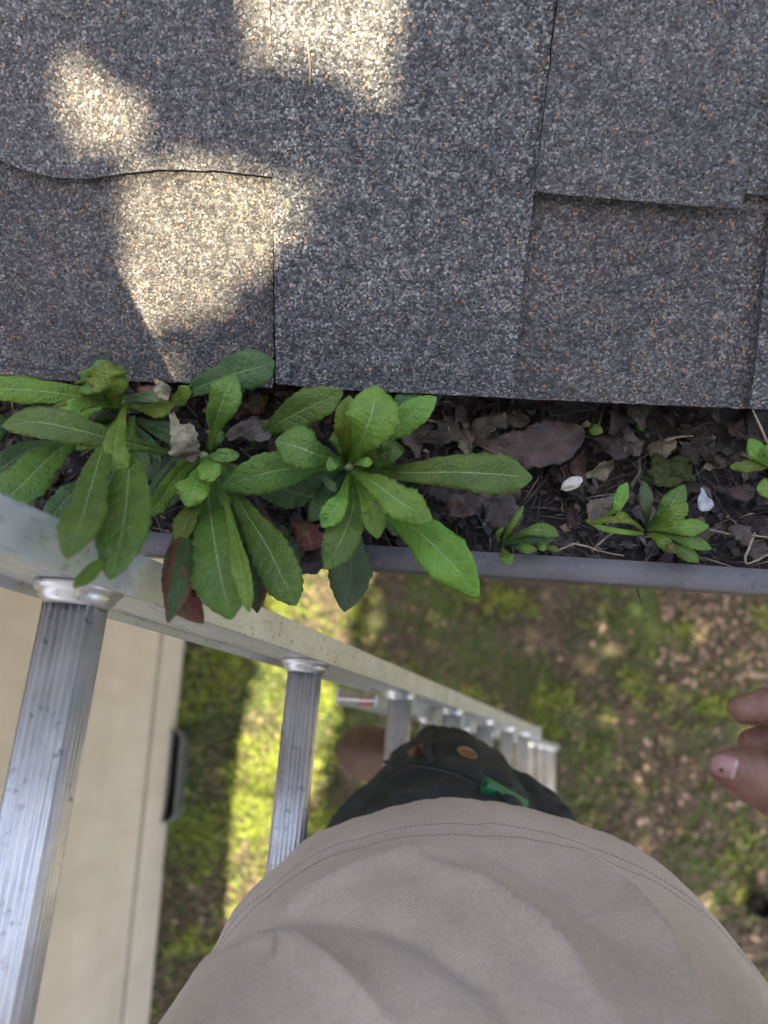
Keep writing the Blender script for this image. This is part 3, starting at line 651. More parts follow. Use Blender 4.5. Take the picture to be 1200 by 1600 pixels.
for par, cx_, cy_, angs in ((pa, 200, 650, (100, 122, 140, 160, 195, 75, 55, 20)), (pb, 318, 712, (150, 125, 60, 100, 35, 75, 195, 215, 300)), (pc, 545, 730, (150, 165, 120, 75, 45, 200, 255, 310, 95))):
    for a in angs:
        a = R(a+random.uniform(-7, 7)); L_ = random.uniform(85, 150) if math.sin(a) > 0 else random.uniform(60, 90); dx, dy = math.cos(a), math.sin(a)
        leaf(par, [(cx_, cy_, .498), (cx_+dx*L_*.5, cy_+dy*L_*.45, .474), (cx_+dx*L_+random.uniform(-12, 12), cy_+dy*L_*.85, .468)], random.uniform(30, 50), random.choice(('dark', 'mid', 'dull', 'dark')), prof=random.choice(('lan', 'oval')), teeth=.05, fold=.35, roll=random.uniform(-.4, .4))
pd = thing('weed_seedling', 'small weed tuft on the gutter lip right of the long leaf', 'seedling', P(783, 848, HS-.01))
for pts, wp, m, pr in (([(783, 850, .485), (820, 832, .462), (850, 828, .46), (874, 838, .462)], 24, 'mid', 'lan'), ([(783, 852, .485), (820, 844, .468), (868, 842, .47)], 20, 'dark', 'lan'),
        ([(785, 855, .48), (790, 868, .455), (798, 882, .452)], 24, 'light', 'oval'), ([(786, 845, .485), (798, 825, .468), (818, 790, .462)], 11, 'light', 'strap'),
        ([(800, 852, .48), (815, 856, .467), (840, 860, .466)], 17, 'mid', 'oval'), ([(830, 850, .48), (846, 852, .46), (849, 862, .458)], 14, 'light', 'oval'), ([(780, 848, .485), (778, 835, .474), (786, 824, .47)], 9, 'light', 'strap'),
        ([(830, 856, .48), (860, 856, .47), (874, 862, .47)], 12, 'mid', 'oval')):
    leaf(pd, pts, wp, m, prof=pr, teeth=.02, nv=30, nu=6)
pe = thing('weed_seedling', 'bushy young weed beside the moss at right of the gutter', 'seedling', P(1010, 822, HS-.005))
for pts, wp, m, pr in (([(1012, 824, .49), (1040, 800, .47), (1070, 758, .462)], 36, 'mid', 'oval'), ([(1012, 826, .49), (1045, 812, .468), (1074, 786, .46)], 34, 'light', 'oval'),
        ([(1012, 828, .485), (1060, 824, .46), (1108, 822, .458)], 30, 'light', 'lan'), ([(1010, 826, .49), (1010, 790, .47), (1006, 752, .468)], 24, 'dull', 'lan'),
        ([(1015, 832, .485), (1060, 838, .465), (1112, 858, .466)], 26, 'mid', 'lan'), ([(1020, 836, .485), (1060, 855, .468), (1092, 878, .468)], 28, 'mid', 'oval'),
        ([(1010, 834, .48), (1030, 842, .462), (1056, 864, .462)], 22, 'yel', 'lan'), ([(1006, 830, .48), (985, 815, .465), (955, 812, .462), (918, 818, .468)], 12, 'yel', 'strap'),
        ([(1006, 834, .48), (980, 832, .465), (945, 826, .464), (915, 812, .47)], 11, 'light', 'strap'), ([(940, 812, .478), (962, 795, .462), (970, 775, .458), (980, 754, .458)], 24, 'light', 'lan'),
        ([(990, 815, .475), (975, 806, .462), (960, 808, .462)], 14, 'yel', 'oval'), ([(1030, 838, .475), (1045, 850, .46), (1052, 862, .46)], 14, 'dec', 'lan')):
    leaf(pe, pts, wp, m, prof=pr, teeth=.03, nv=34, nu=6)
pf = thing('weed_seedling', 'pale green weed with straw stalks at the right edge of the gutter', 'seedling', P(1205, 740, HS))
for pts, wp, m, pr in (([(1215, 735, .48), (1190, 712, .455), (1170, 686, .452)], 30, 'light', 'oval'), ([(1215, 728, .48), (1180, 728, .46), (1140, 730, .46)], 22, 'yel', 'lan'),
        ([(1225, 745, .48), (1205, 762, .455), (1182, 764, .452)], 34, 'light', 'oval'), ([(1225, 730, .47), (1210, 710, .448), (1205, 690, .445)], 30, 'light', 'oval')):
    leaf(pf, pts, wp, m, prof=pr, teeth=.06, nv=34, nu=6)
stem(pf, [(1215, 745, .50), (1198, 690, .45), (1176, 640, .445)], .0010, TWIG, 'stalk')
ps = thing('sprout', 'tiny round-leaved sprout beside the big brown leaf', 'sprout', P(918, 668, HS))
leaf(ps, [(920, 668, .49), (926, 670, .485), (942, 675, .483)], 20, 'light', prof='oval', teeth=0, nv=20, nu=6); stem(ps, [(905, 662, .505), (915, 660, .493), (924, 668, .488)], .0006, STEMG)
ps = thing('sprout', 'tiny two-leaved sprout under the shingle edge', 'sprout', P(1000, 655, HS))
leaf(ps, [(1000, 655, .49), (1003, 646, .487), (1016, 638, .485)], 14, 'mid', prof='oval', teeth=0, nv=20, nu=6); leaf(ps, [(1000, 655, .49), (1001, 663, .486), (1004, 674, .486)], 15, 'mid', prof='oval', teeth=0, nv=20, nu=6)
stem(ps, [(999, 652, .505), (999, 654, .495), (1000, 655, .488)], .0006, STEMG)

# dead leaves lying in the gutter, each its own thing
def dead(pts, wp, m, label, cat='dead leaf', **kw):
    kw.setdefault('crinkle', .002); kw.setdefault('teeth', .03); kw.setdefault('prof', 'oval'); kw.setdefault('wave', .0015); kw.setdefault('ragged', .5); kw.setdefault('nu', 14)
    o = leaf(None, pts, wp, m, name='dead_leaf', **kw); tag(o, label, cat); return o
dead([(738, 688, .492), (790, 700, .484), (850, 694, .480), (914, 672, .484)], 84, 'brown', 'large purple-brown dead leaf lying flat in the gutter', fold=.3, crinkle=.0016, wave=.003, ragged=.25, prof='lan', teeth=.04)
dead([(745, 775, .484), (775, 790, .474), (803, 832, .478)], 56, 'grey', 'pale grey-tan curled dead leaf right of centre', crinkle=.004, fold=.5)
dead([(690, 800, .49), (715, 795, .478), (752, 780, .482)], 46, 'brown', 'dark curled dead leaf left of the pale grey one', fold=.8, crinkle=.004, roll=.3)
dead([(268, 645, .44), (276, 672, .415), (290, 695, .41), (302, 722, .415)], 54, 'tan', 'tan withered leaf hanging between the two left weeds', crinkle=.003, fold=.35, teeth=.06)
dead([(242, 592, .428), (252, 606, .42), (262, 625, .425)], 22, 'tan', 'small curled tan leaf tip at the shingle edge above the left weed', crinkle=.003, fold=.6)
dead([(340, 692, .48), (375, 676, .462), (400, 672, .458), (424, 686, .46)], 50, 'grey', 'crumpled grey leaf behind the left of centre weed', crinkle=.004, fold=.4, prof='lan')
dead([(452, 812, .482), (478, 832, .472), (492, 862, .472)], 56, 'pink', 'pinkish red withered leaf at the gutter lip', crinkle=.003, fold=.3, teeth=.08)
dead([(428, 815, .49), (440, 845, .477), (462, 890, .474)], 60, 'dull', 'olive brown wilted leaf left of the pinkish one', crinkle=.003)
dead([(470, 850, .486), (482, 870, .474), (496, 896, .473)], 52, 'brown', 'crumpled brown leaf under the pinkish one at the gutter lip', crinkle=.004)
dead([(565, 700, .455), (580, 708, .448), (596, 716, .448)], 40, 'grey', 'grey shrivelled leaf scrap at the heart of the centre weed', crinkle=.004)
dead([(690, 660, .49), (700, 650, .486), (740, 628, .484)], 38, 'black', 'blackish rotten leaf under the shingles right of the centre weed', fold=.4)
dead([(655, 690, .49), (690, 680, .484), (715, 655, .484)], 44, 'black', 'dark rotten leaf beside the yellow-green leaf tip', fold=.4)
dead([(780, 628, .492), (800, 650, .486), (828, 658, .486)], 30, 'grey', 'grey leaf strip just under the shingle edge', fold=.5)
dead([(950, 640, .49), (965, 680, .486), (960, 720, .486)], 60, 'black', 'broad dark leaf between the two sprouts', crinkle=.003)
dead([(975, 660, .487), (985, 690, .483), (1000, 712, .484)], 34, 'grey', 'ragged grey leaf below the two-leaved sprout', teeth=.15)
dead([(1080, 630, .49), (1085, 660, .485), (1080, 690, .486)], 52, 'black', 'dark leaf under the shingle edge right of the moss', crinkle=.003)
dead([(1120, 760, .49), (1150, 770, .485), (1180, 765, .487)], 30, 'brown', 'narrow brown leaf beside the grey winged seed', fold=.4)
dead([(1140, 640, .49), (1150, 665, .484), (1185, 675, .486)], 36, 'brown', 'brown leaf under the shingles at the right edge', fold=.4)
dead([(700, 735, .493), (690, 760, .488), (712, 780, .488)], 50, 'black', 'rotten leaf under the long green leaf', crinkle=.003)
dead([(1130, 840, .487), (1150, 830, .481), (1178, 850, .483)], 34, 'grey', 'grey leaf scrap by the gutter lip at right', crinkle=.003)
dead([(215, 605, .46), (235, 612, .452), (262, 608, .454)], 22, 'pink', 'pinkish dry leaf stalk under the shingle edge at left', crinkle=.002, prof='strap')
def fragments():
    V = []; Fc = []; U = []; MI = []
    for i in range(330):
        x = random.uniform(-.45, .62); y = random.uniform(YL+.02, YL+.124); a = random.uniform(0, 6.28); L_ = random.uniform(.008, .030)
        if i < 60: y = random.uniform(YL+.085, YL+.124); L_ = random.uniform(.015, .034)
        z = soil_z(x, y)+random.uniform(.001, .008); d = Vector((math.cos(a), math.sin(a), 0))*L_/2; c = Vector((x, y, z))
        vs, fs, uvs = leaf_geo([c-d+Vector((0, 0, random.uniform(-.002, .004))), c+Vector((0, 0, random.uniform(0, .005))), c+d+Vector((0, 0, random.uniform(-.002, .003)))], L_*random.uniform(.35, .8), prof=random.choice(('oval', 'lan')), fold=random.uniform(0, .9), teeth=.03, wave=.001, roll=random.uniform(-.8, .8), crinkle=.0025, seed=i*1.7, nu=8, nv=18, ragged=.7)
        k = len(V); V += vs; U += uvs; Fc += [tuple(q_+k for q_ in f) for f in fs]; MI += [random.choices((0, 1, 2, 3), (.42, .20, .32, .06))[0]]*len(fs)
    o = finish('leaf_fragments', V, Fc, LM['black'], None, True, U)
    for m_ in ('brown', 'grey', 'tan'): o.data.materials.append(LM[m_])
    o.data.polygons.foreach_set('material_index', MI); m_ = o.modifiers.new('t', 'SOLIDIFY'); m_.thickness = .0003
    tag(o, 'curled dark scraps of rotted leaves matted over the gutter soil', 'leaf scraps', None, 'stuff')
fragments()
def twig(pts, r, mat, label):
    m = MB(); pp = spline([P(*p) for p in pts], 14); m.tube([p+Vector((random.uniform(-1, 1), random.uniform(-1, 1), 0))*r*.4 for p in pp], [r*(1.1-.5*i/13) for i in range(14)], 7)
    o = m.build('twig', mat, None, True); tag(o, label, 'twig', 'twigs in the gutter'); return o
twig([(672, 634, .483), (700, 628, .48), (724, 634, .484)], .0010, TWIG, 'pale twig right of the centre weed under the shingles')
twig([(650, 657, .484), (668, 656, .482), (688, 662, .484)], .0008, TWIG, 'short pale twig beside the yellow-green leaf tip')
twig([(852, 622, .48), (850, 640, .482), (848, 656, .485)], .0009, TWIGD, 'dark twig pointing out from the shingle edge')
twig([(1040, 688, .486), (1062, 682, .483), (1083, 682, .485)], .0009, TWIG, 'short twig lying above the moss')
twig([(925, 862, .486), (940, 846, .48), (956, 834, .484)], .0009, TWIG, 'pale tan twig left of the bushy young weed')
twig([(868, 862, .484), (900, 850, .478), (940, 862, .482), (975, 868, .483)], .0008, TWIG, 'long thin twig along the gutter lip')
twig([(985, 760, .486), (998, 740, .482), (1000, 720, .486)], .0013, TWIGD, 'thick dark twig left of the moss')
twig([(1178, 834, .484), (1165, 880, .476), (1210, 862, .48)], .0009, TWIG, 'bent straw at the right edge on the gutter lip')
twig([(1108, 828, .485), (1130, 832, .482), (1150, 838, .485)], .0007, TWIG, 'small pale stick right of the bushy young weed')
twig([(1160, 835, .484), (1185, 838, .48), (1215, 842, .484)], .0007, TWIG, 'pale stick at the right edge of the soil')
twig([(482, 78, .30), (484, 100, .30), (482, 132, .30)], .0006, TWIG, 'dry pine needle on the middle shingle') if False else None
# needle lying on the middle shingle
nd = MB(); a_, b_ = ruv(481, 70, .0094), ruv(484, 134, .0094)
nd.tube([UVP(a_[0]+(b_[0]-a_[0])*t+.0008*math.sin(3*t), a_[1]+(b_[1]-a_[1])*t, .0104) for t in np.linspace(0, 1, 8)], .0007, 7)
tag(nd.build('pine_needle', TWIG, None, True), 'thin dry needle lying on the sunlit middle shingle', 'needle')
# white snail-shell fragment
def blob(name, c, rx, ry, rz, rot, mat, label, cat, bump=.25, dent=None):
    bm = bmesh.new(); bmesh.ops.create_icosphere(bm, subdivisions=4, radius=1)
    for v in bm.verts:
        k = 1+bump*noise.noise(v.co*2.2+Vector(c)*40)+bump*.4*noise.noise(v.co*7+Vector(c)*9)
        if dent and (v.co-Vector(dent)).length < .8: k *= .45+.6*(v.co-Vector(dent)).length
        v.co *= k; v.co = Vector((v.co.x*rx, v.co.y*ry, v.co.z*rz)); v.co.rotate(Matrix.Rotation(rot, 3, 'Z'))
    bm.verts.index_update()
    o = finish(name, [v.co+Vector(c) for v in bm.verts], [tuple(v.index for v in f.verts) for f in bm.faces], mat, None, True); bm.free()
    return tag(o, label, cat)
blob('shell_fragment', P(893, 756, .486), .0078, .0042, .003, .55, SHELL, 'chipped off-white shell fragment on the soil', 'shell', .2, (-.6, -.9, .4))
blob('moss_clump', P(1048, 738, .492), .014, .010, .006, .2, MOSS, 'dark green moss clump on the soil at right', 'moss', .8)
ws = MB()
def samara():
    pts = [(1108, 798, .482), (1100, 782, .479), (1097, 762, .482)]
    p3 = [P(*p) for p in pts]; vs, fs, uvs = leaf_geo(p3, 26*.45/F, prof='obl', teeth=0, fold=.2, crinkle=.001, seed=3, nv=24)
    vs, fs, uvs = leaf_geo(p3[::-1], 27*.46/F, prof='obl', teeth=0, fold=.25, crinkle=.0012, seed=3, nv=24)
    o = finish('winged_seed', vs, fs, PAPERY, None, True, uvs); m = o.modifiers.new('t', 'SOLIDIFY'); m.thickness = .0005
    tag(o, 'pale grey winged seed right of the bushy young weed', 'seed')
samara()

# ------------------------------------------------------------------ ladder
Yw = Vector((0, 1, 0)); P1 = Vector((-0.18130417, 0.07153784, EYE.z-0.37964815))
LD = Vector((0.24473115, 0.0095, -0.96959098)).normalized(); RB = (Yw-LD*Yw.dot(LD)).normalized(); NN = LD.cross(RB)
if NN.x < 0: NN = -NN
SP = .305; RW = .40
ladder = thing('extension_ladder', 'silver aluminium extension ladder standing beside the gutter above the lawn', 'ladder', P1+LD*SP*11.3)
def lp(k, b=0, c=0): return P1+LD*(SP*(k-1))+RB*b+NN*c
def rail(b, sgn, k0, k1, c0, half, fl, name='rail', lip=0):
    """I-shaped rail: web with a flange at the front and one at the back"""
    t = .0016; s = sgn
    o_ = [(-.007*s, half), (fl*s, half), (fl*s, half-.0022), (t*s, half-.0026), (t*s, -half+.0026), (fl*s, -half+.0022), (fl*s, -half), (-.007*s, -half), (-.007*s, -half+.0022), (-t*s, -half+.0026), (-t*s, half-.0026), (-.007*s, half-.0022)]
    m = MB(); nseg = 40; pr = o_ if s > 0 else o_[::-1]; n = len(pr); vs = []; fs = []
    for i in range(nseg+1):
        k = k0+(k1-k0)*i/nseg; vs += [lp(k, b+x, c0+y) for x, y in pr]
    for i in range(nseg):
        for j in range(n): fs.append((i*n+j, i*n+(j+1) % n, (i+1)*n+(j+1) % n, (i+1)*n+j))
    fs.append(tuple(range(n))[::-1]); fs.append(tuple(range(nseg*n, nseg*n+n))); m.add(vs, fs)
    return m.build(name, ALU_RAIL, ladder, bevel=.0008)
def rung(k, c0=0, b1=0, width=RW, r=.0144):
    """ribbed D-shaped rung with rolled collars at both rails"""
    ax = -RB; seg = 340; rot = R(16)
    up = (-LD*math.cos(rot)+NN*math.sin(rot)); side = (NN*math.cos(rot)+LD*math.sin(rot))
    pr = []
    for i in range(seg):
        a = 2*math.pi*i/seg; ca, sa = math.cos(a), math.sin(a)
        # rounded trapezoid: flat tread facing up and a little to the climber
        e = 3.4; rr = r/((abs(ca)**e+abs(sa)**e)**(1/e)); x = rr*ca*1.02; y = rr*sa*.93
        if sa > .35: y -= .0014*(.5-.5*math.cos(2*math.pi*x/.0036)) if abs(x) < r*.92 else 0
        if abs(ca) > .80 and sa > -.5: x -= .0006*(.5-.5*math.cos(2*math.pi*y/.0040))*(1 if ca > 0 else -1)
        pr.append((x, y))
    vs = []; fs = []; o0 = lp(k, b1-.002, c0)
    for d in (0, width-.004):
        vs += [o0+ax*d+side*x+up*y for x, y in pr]
    fs = [(i, (i+1) % seg, seg+(i+1) % seg, seg+i) for i in range(seg)]+[tuple(range(seg))[::-1], tuple(range(seg, 2*seg))]
    m = MB(); m.add(vs, fs); ro = m.build('rung', ALU_RUNG, ladder)
    for j, p in enumerate(ro.data.polygons): p.use_smooth = len(p.vertices) == 4
    for q_, dr in ((0, 1), (width, -1)):
        cm = MB(); base = lp(k, b1-.0005, c0)+ax*q_
        ring = []
        for (d, g) in ((.0, 1.42), (.002, 1.44), (.004, 1.36), (.005, 1.22), (.0065, 1.24), (.009, 1.10), (.011, 1.02)):
            n2 = 40; ring.append([base+ax*d*dr+side*(r*1.02*g*math.cos(2*math.pi*i/n2)/((abs(math.cos(2*math.pi*i/n2))**2.6+abs(math.sin(2*math.pi*i/n2))**2.6)**(1/2.6)))+up*(r*.95*g*math.sin(2*math.pi*i/n2)/((abs(math.cos(2*math.pi*i/n2))**2.6+abs(math.sin(2*math.pi*i/n2))**2.6)**(1/2.6))) for i in range(n2)])
        vs = [p for rg in ring for p in rg]; fs = [(i*n2+j, i*n2+(j+1) % n2, (i+1)*n2+(j+1) % n2, (i+1)*n2+j) for i in range(len(ring)-1) for j in range(n2)]
        cm.add(vs, fs); cm.build('rung_collar', ALU_RUNG, ro, True, solid=.0006)
    return ro
rail(.0015, 1, -1.6, 7.35, 0, .033, .0155); rail(-RW-.0015, -1, -1.6, 7.35, 0, .033, .0155)
for k in range(-1, 8): rung(k)
CB = -.062
rail(-.012, 1, 3.05, 12.3, CB, .028, .0145, 'rail'); rail(-RW+.012, -1, 3.05, 12.3, CB, .028, .0145, 'rail')
for k in range(9): rung(4.3+k if k < 8 else 12.0, CB, -.012, RW-.024, .014)
for b in (-.012, -RW+.012):
    ft = MB(); ft.box(lp(12.35, b, CB), RB*.022, NN*.045, LD*.018); ft.build('ladder_foot', SOLE, ladder, bevel=.004)
rc = MB(); rc.box(lp(3.12, -.012, CB+.006), RB*.005, NN*.010, LD*.006); rc.build('rail_cap', REDP, ladder, bevel=.003)['label'] = 'red plastic cap on the lower rail'
gd = MB(); gd.box(lp(7.38, .004, -.004), RB*.018, NN*.038, LD*.006); gd.build('rail_end_cap', ALU_RAIL, ladder, bevel=.002)

# ------------------------------------------------------------------ person
person = thing('person', 'person on the ladder in taupe shirt and dark trousers, one bare hand at right', 'person', Vector((.02, -.26, EYE.z-1.6)))
H = lambda x, y, h: Vector((x, y, EYE.z-h))
# shirt: lofted rings, hem lowest
rings = [(.655, .050, -0.255, .222, .222), (.640, .050, -0.255, .222, .2235), (.60, .050, -0.257, .222, .222), (.54, .048, -0.261, .220, .216), (.47, .044, -0.268, .216, .205), (.38, .036, -.290, .208, .188), (.28, .024, -.310, .200, .165), (.18, .01, -.325, .205, .140), (.10, .01, -.330, .205, .115), (.05, .01, -.330, .17, .09), (.015, .01, -.330, .10, .07), (-.005, .01, -.330, .072, .062)]
hk = [r[0] for r in rings][::-1]
def ringat(h): return [float(np.interp(h, hk, [r[i] for r in rings][::-1])) for i in range(1, 5)]
foldlines = [([(410, 1466), (480, 1490), (560, 1560), (640, 1640)], 0.017, 16), ([(640, 1345), (760, 1400), (880, 1500), (960, 1600)], 0.015, 17), ([(300, 1490), (380, 1450), (470, 1430), (600, 1440)], -0.009, 16), ([(520, 1420), (640, 1450), (760, 1530), (830, 1640)], -0.010, 24), ([(900, 1330), (980, 1400), (1060, 1500), (1110, 1600)], 0.010, 14), ([(700, 1330), (600, 1350), (480, 1400), (380, 1480)], 0.009, 14), ([(760, 1330), (860, 1380), (950, 1450), (1010, 1530)], -0.007, 14)]
def foldpx(px, py):
    s = 0
    for pl, amp, wid in foldlines:
        best = 1e9; tt = 0
        for i in range(len(pl)-1):
            ax_, ay_ = pl[i]; bx_, by_ = pl[i+1]; dx, dy = bx_-ax_, by_-ay_; t = max(0, min(1, ((px-ax_)*dx+(py-ay_)*dy)/(dx*dx+dy*dy)))
            d = math.hypot(px-ax_-dx*t, py-ay_-dy*t)
            if d < best: best = d; tt = (i+t)/(len(pl)-1)
        s += amp*math.exp(-(best/wid)**1.35)*math.sin(math.pi*min(1, max(0, tt*.9+.1)))
    return s
def shirt():
    na, nh = 420, 150; vs = []; fs = []
    hs = np.concatenate([np.linspace(.655, .60, 30), np.linspace(.598, .30, 80), np.linspace(.296, -.005, 40)])
    for h in hs:
        cx, cy, rx, ry = ringat(h)
        for j in range(na):
            a = 2*math.pi*j/na; ca, sa = math.cos(a), math.sin(a); e = 2.12
            rr = 1/((abs(ca)**e+abs(sa)**e)**(1/e))
            wob = .006*noise.noise(Vector((ca*1.6, sa*1.6, h*3)))+.0035*noise.noise(Vector((ca*4+h*6, sa*4, h*5)))+.0012*noise.noise(Vector((ca*14, sa*14, h*22)))
            hemw = (.010*math.exp(-((a-.9)/.35)**2)+.010*noise.noise(Vector((ca*3.2, sa*3.2, 4))))*max(0, min(1, (h-.5)/.15))
            x = cx+ca*rr*(rx+wob+hemw); y = cy+sa*rr*(ry+wob+hemw); p = H(x, y, h+.006*noise.noise(Vector((ca*2, sa*2, 9)))*max(0, (h-.5)/.15))
            if sa > -.2 and h > .25:
                px, py = to_px(p); d = foldpx(px, py)*max(0, min(1, (sa-.05)/.35))*max(0, min(1, (.64-h)/.04)); p += Vector((ca, sa*.8, .45)).normalized()*d
            # flat-felled hem: a step and a shallow gather along the stitching
            if .536 < h < .567: p -= Vector((ca, sa, -.3))*.0016*math.sin(math.pi*(h-.536)/.031)
            if h > .567: p += Vector((ca, sa, 0))*(.0007+.0007*noise.noise(Vector((ca*40, sa*40, h*20))))
            vs.append(p)
    n = len(hs); fs = [(i*na+j, i*na+(j+1) % na, (i+1)*na+(j+1) % na, (i+1)*na+j) for i in range(n-1) for j in range(na)]
    o = finish('shirt', vs, fs, SHIRT, person, True); m = o.modifiers.new('s', 'SOLIDIFY'); m.thickness = .0016; m.offset = -1
    o['label'] = 'taupe cotton shirt with double-stitched hem'
    # stitching
    def row(hv):
        st = MB(); i = int(np.argmin(abs(hs-hv))); 
        for j in range(0, na):
            a = vs[i*na+j]; b = vs[i*na+(j+1) % na]; nn = (a-H(.05, -.262, hv)); nn.z = 0; nn.normalize()
            if a.y < -.4: continue
            for q0, q1 in ((.02, .78),):
                c0 = a.lerp(b, q0)+nn*.0001; c1 = a.lerp(b, q1)+nn*.0001; st.tube([c0, c1], .00030, 5)
        return st
    row(.563).build('hem_stitching', THREAD, o); row(.541).build('hem_stitching', THREAD, o)
    return o
shirt_o = shirt()
from mathutils.bvhtree import BVHTree
def bvh_of(o):
    off = Vector((0, 0, 0)); p = o.parent
    while p: off += p.location; p = p.parent
    me = o.data; return BVHTree.FromPolygons([v.co+off for v in me.vertices], [tuple(p.vertices) for p in me.polygons])
sm = bvh_of(shirt_o).ray_cast(EYE, ray(425, 1462).normalized())[0] or P(432, 1452, .5)
SHB.smudge.inputs[1].default_value = tuple(sm-person.location)
# sleeves
SHR = H(.215, -.325, .10); ELR = H(.42, -.30, .34); WRR = PZ(1420, 1330, .335); SHL = H(-.195, -.325, .10); ELL = H(-.36, -.36, .30); WRL = H(-.10, -.22, .03)
for a, b in ((SHR, ELR), (SHL, ELL)):
    sl = MB(); c = a.lerp(b, .62); sl.capsule(a, a.lerp(b, .5), .078, .068); sl.capsule(a.lerp(b, .3), c, .070, .066)
    so_ = sl.build('sleeve', SHIRT, shirt_o, True); remesh(so_, .006, 10)
    for v in so_.data.vertices: v.co += v.normal*(.006*noise.noise(v.co*16))
# trousers
tr = MB()
KN = P(690, 1222, .93)
tr.capsule(H(-.015, -.21, .72), H(.075, -.21, .74), .135, .135); tr.capsule(H(.02, -.215, .55), H(.02, -.215, .75), .13, .14)
tr.capsule(H(-.02, -.20, .80), KN, .100, .044)
tr.capsule(KN, H(KN.x-.00, KN.y-.09, 1.33), .044, .052); tr.capsule(P(690, 1194, .88), P(568, 1345, .80), .028, .052); tr.capsule(P(694, 1196, .88), P(838, 1304, .80), .028, .042); tr.capsule(P(700, 1260, .85), P(700, 1400, .72), .08, .1)
tr.capsule(H(.09, -.20, .80), H(.125, -.13, 1.08), .104, .078); tr.capsule(H(.125, -.13, 1.08), H(.17, -.20, 1.60), .074, .055)
tr_o = tr.build('trousers', DEN, person, True); remesh(tr_o, .0065, 12)
def wrinkle(o, amp, sc):
    for v in o.data.vertices:
        n = v.normal; q_ = v.co*sc; v.co += n*(amp*noise.noise(q_)+amp*.5*noise.noise(q_*2.3))
wrinkle(tr_o, .010, 19); wrinkle(tr_o, .004, 55)
# snap details onto the trouser surface by casting camera rays
from mathutils.bvhtree import BVHTree
def bvh_of(o):
    off = Vector((0, 0, 0)); p = o.parent
    while p: off += p.location; p = p.parent
    me = o.data; return BVHTree.FromPolygons([v.co+off for v in me.vertices], [tuple(p.vertices) for p in me.polygons])
TB = bvh_of(tr_o)
def hit(px, py, default=.82):
    d = ray(px, py).normalized(); r_ = TB.ray_cast(EYE, d)
    if r_[0] is None: return P(px, py, default), -d
    return r_[0], r_[1]
def on_tr(pts, lift):
    out = []
    for px, py in pts:
        a, n_ = hit(px, py)
        if n_.dot(EYE-a) < 0: n_ = -n_
        out.append(a+n_*lift)
    return out
def seam(pts, r, name, mat, lift=.0015, parent=tr_o):
    pl = on_tr(pts, lift); m = MB(); m.tube(spline(pl, 40), r, 6); return m.build(name, mat, parent, True)
seam([(600, 1190), (650, 1192), (700, 1202), (752, 1222), (790, 1250)], .0016, 'pocket_seam', DEN, .001); seam([(606, 1196), (652, 1199), (702, 1209), (750, 1230)], .0006, 'seam_stitching', THREAD2, .001)
seam([(715, 1195), (760, 1210), (800, 1228)], .0012, 'side_seam', DEN, .001)
def strip(pts, w_, t_, name, mat, lift, parent=tr_o):
    pl = spline(on_tr(pts, lift), 14); m = MB(); vs = []
    for i, p in enumerate(pl):
        T = (pl[min(i+1, 13)]-pl[max(i-1, 0)]).normalized(); vw = (EYE-p).normalized(); s = T.cross(vw).normalized()*w_/2; z = s.cross(T).normalized()*t_; z = z if z.dot(vw) > 0 else -z
        vs += [p-s, p+s, p+s+z, p-s+z]
    fs = [(i*4+j, i*4+(j+1) % 4, (i+1)*4+(j+1) % 4, (i+1)*4+j) for i in range(13) for j in range(4)]+[(3, 2, 1, 0), (52, 53, 54, 55)]
    m.add(vs, fs); return m.build(name, mat, parent, bevel=.0008)
bl = strip([(668, 1160), (670, 1175), (676, 1196)], .008, .004, 'belt_loop', DEN, .002)
bt = strip([(642, 1184), (654, 1176), (664, 1172)], .012, .003, 'leather_strap', LEATHER, .001)
# rivet
rp, rn = hit(729, 1178); rn = rn if rn.dot(EYE-rp) > 0 else -rn; rn = (rn+(EYE-rp).normalized()).normalized()
rv = MB(); u_ = rn.orthogonal().normalized()
xax = (ray(740, 1185)-ray(718, 1172)).normalized(); xax = (xax-rn*xax.dot(rn)).normalized(); yax = rn.cross(xax)
vs = []; prf = [(0, .0018), (.5, .0020), (.8, .0020), (.86, .0022), (1, .0016), (1.04, .0)]
for rr, zz in prf[1:]: vs += [rp+xax*math.cos(2*math.pi*k/28)*rr*.0100+yax*math.sin(2*math.pi*k/28)*rr*.0050+rn*(zz+.002) for k in range(28)]
vs.append(rp+rn*.004)
fs = [(i*28+k, i*28+(k+1) % 28, (i+1)*28+(k+1) % 28, (i+1)*28+k) for i in range(4) for k in range(28)]+[((k+1) % 28, k, 140) for k in range(28)]
rv.add(vs, fs); rv.build('rivet', COPPER, tr_o, True)
# green pencil sticking out of the thigh pocket
pe0, n0 = hit(757, 1226); pe1, n1 = hit(822, 1262)
pe0 += (EYE-pe0).normalized()*.012; pe1 += (EYE-pe1).normalized()*.007
dirp = (pe1-pe0).normalized(); pen = thing('carpenter_pencil', 'green carpenter pencil sticking out of the trouser pocket', 'pencil', pe0)
pm = MB(); vw = (EYE-pe0).normalized(); sx = dirp.cross(vw).normalized(); sy = sx.cross(dirp).normalized()
pm.prism([pe0+sx*a*.0064+sy*b*.0040 for a, b in ((-1, -.4), (-.45, -1), (.45, -1), (1, -.4), (1, .4), (.45, 1), (-.45, 1), (-1, .4))], dirp*.052)
pm.build('pencil_body', PENCIL, pen, bevel=.0004)
pt = MB(); pt.prism([pe0-dirp*.0006+sx*a*.0030+sy*b*.0012 for a, b in ((-1, -1), (1, -1), (1, 1), (-1, 1))], dirp*.0012); pt.build('pencil_lead', GRAPH, pen)
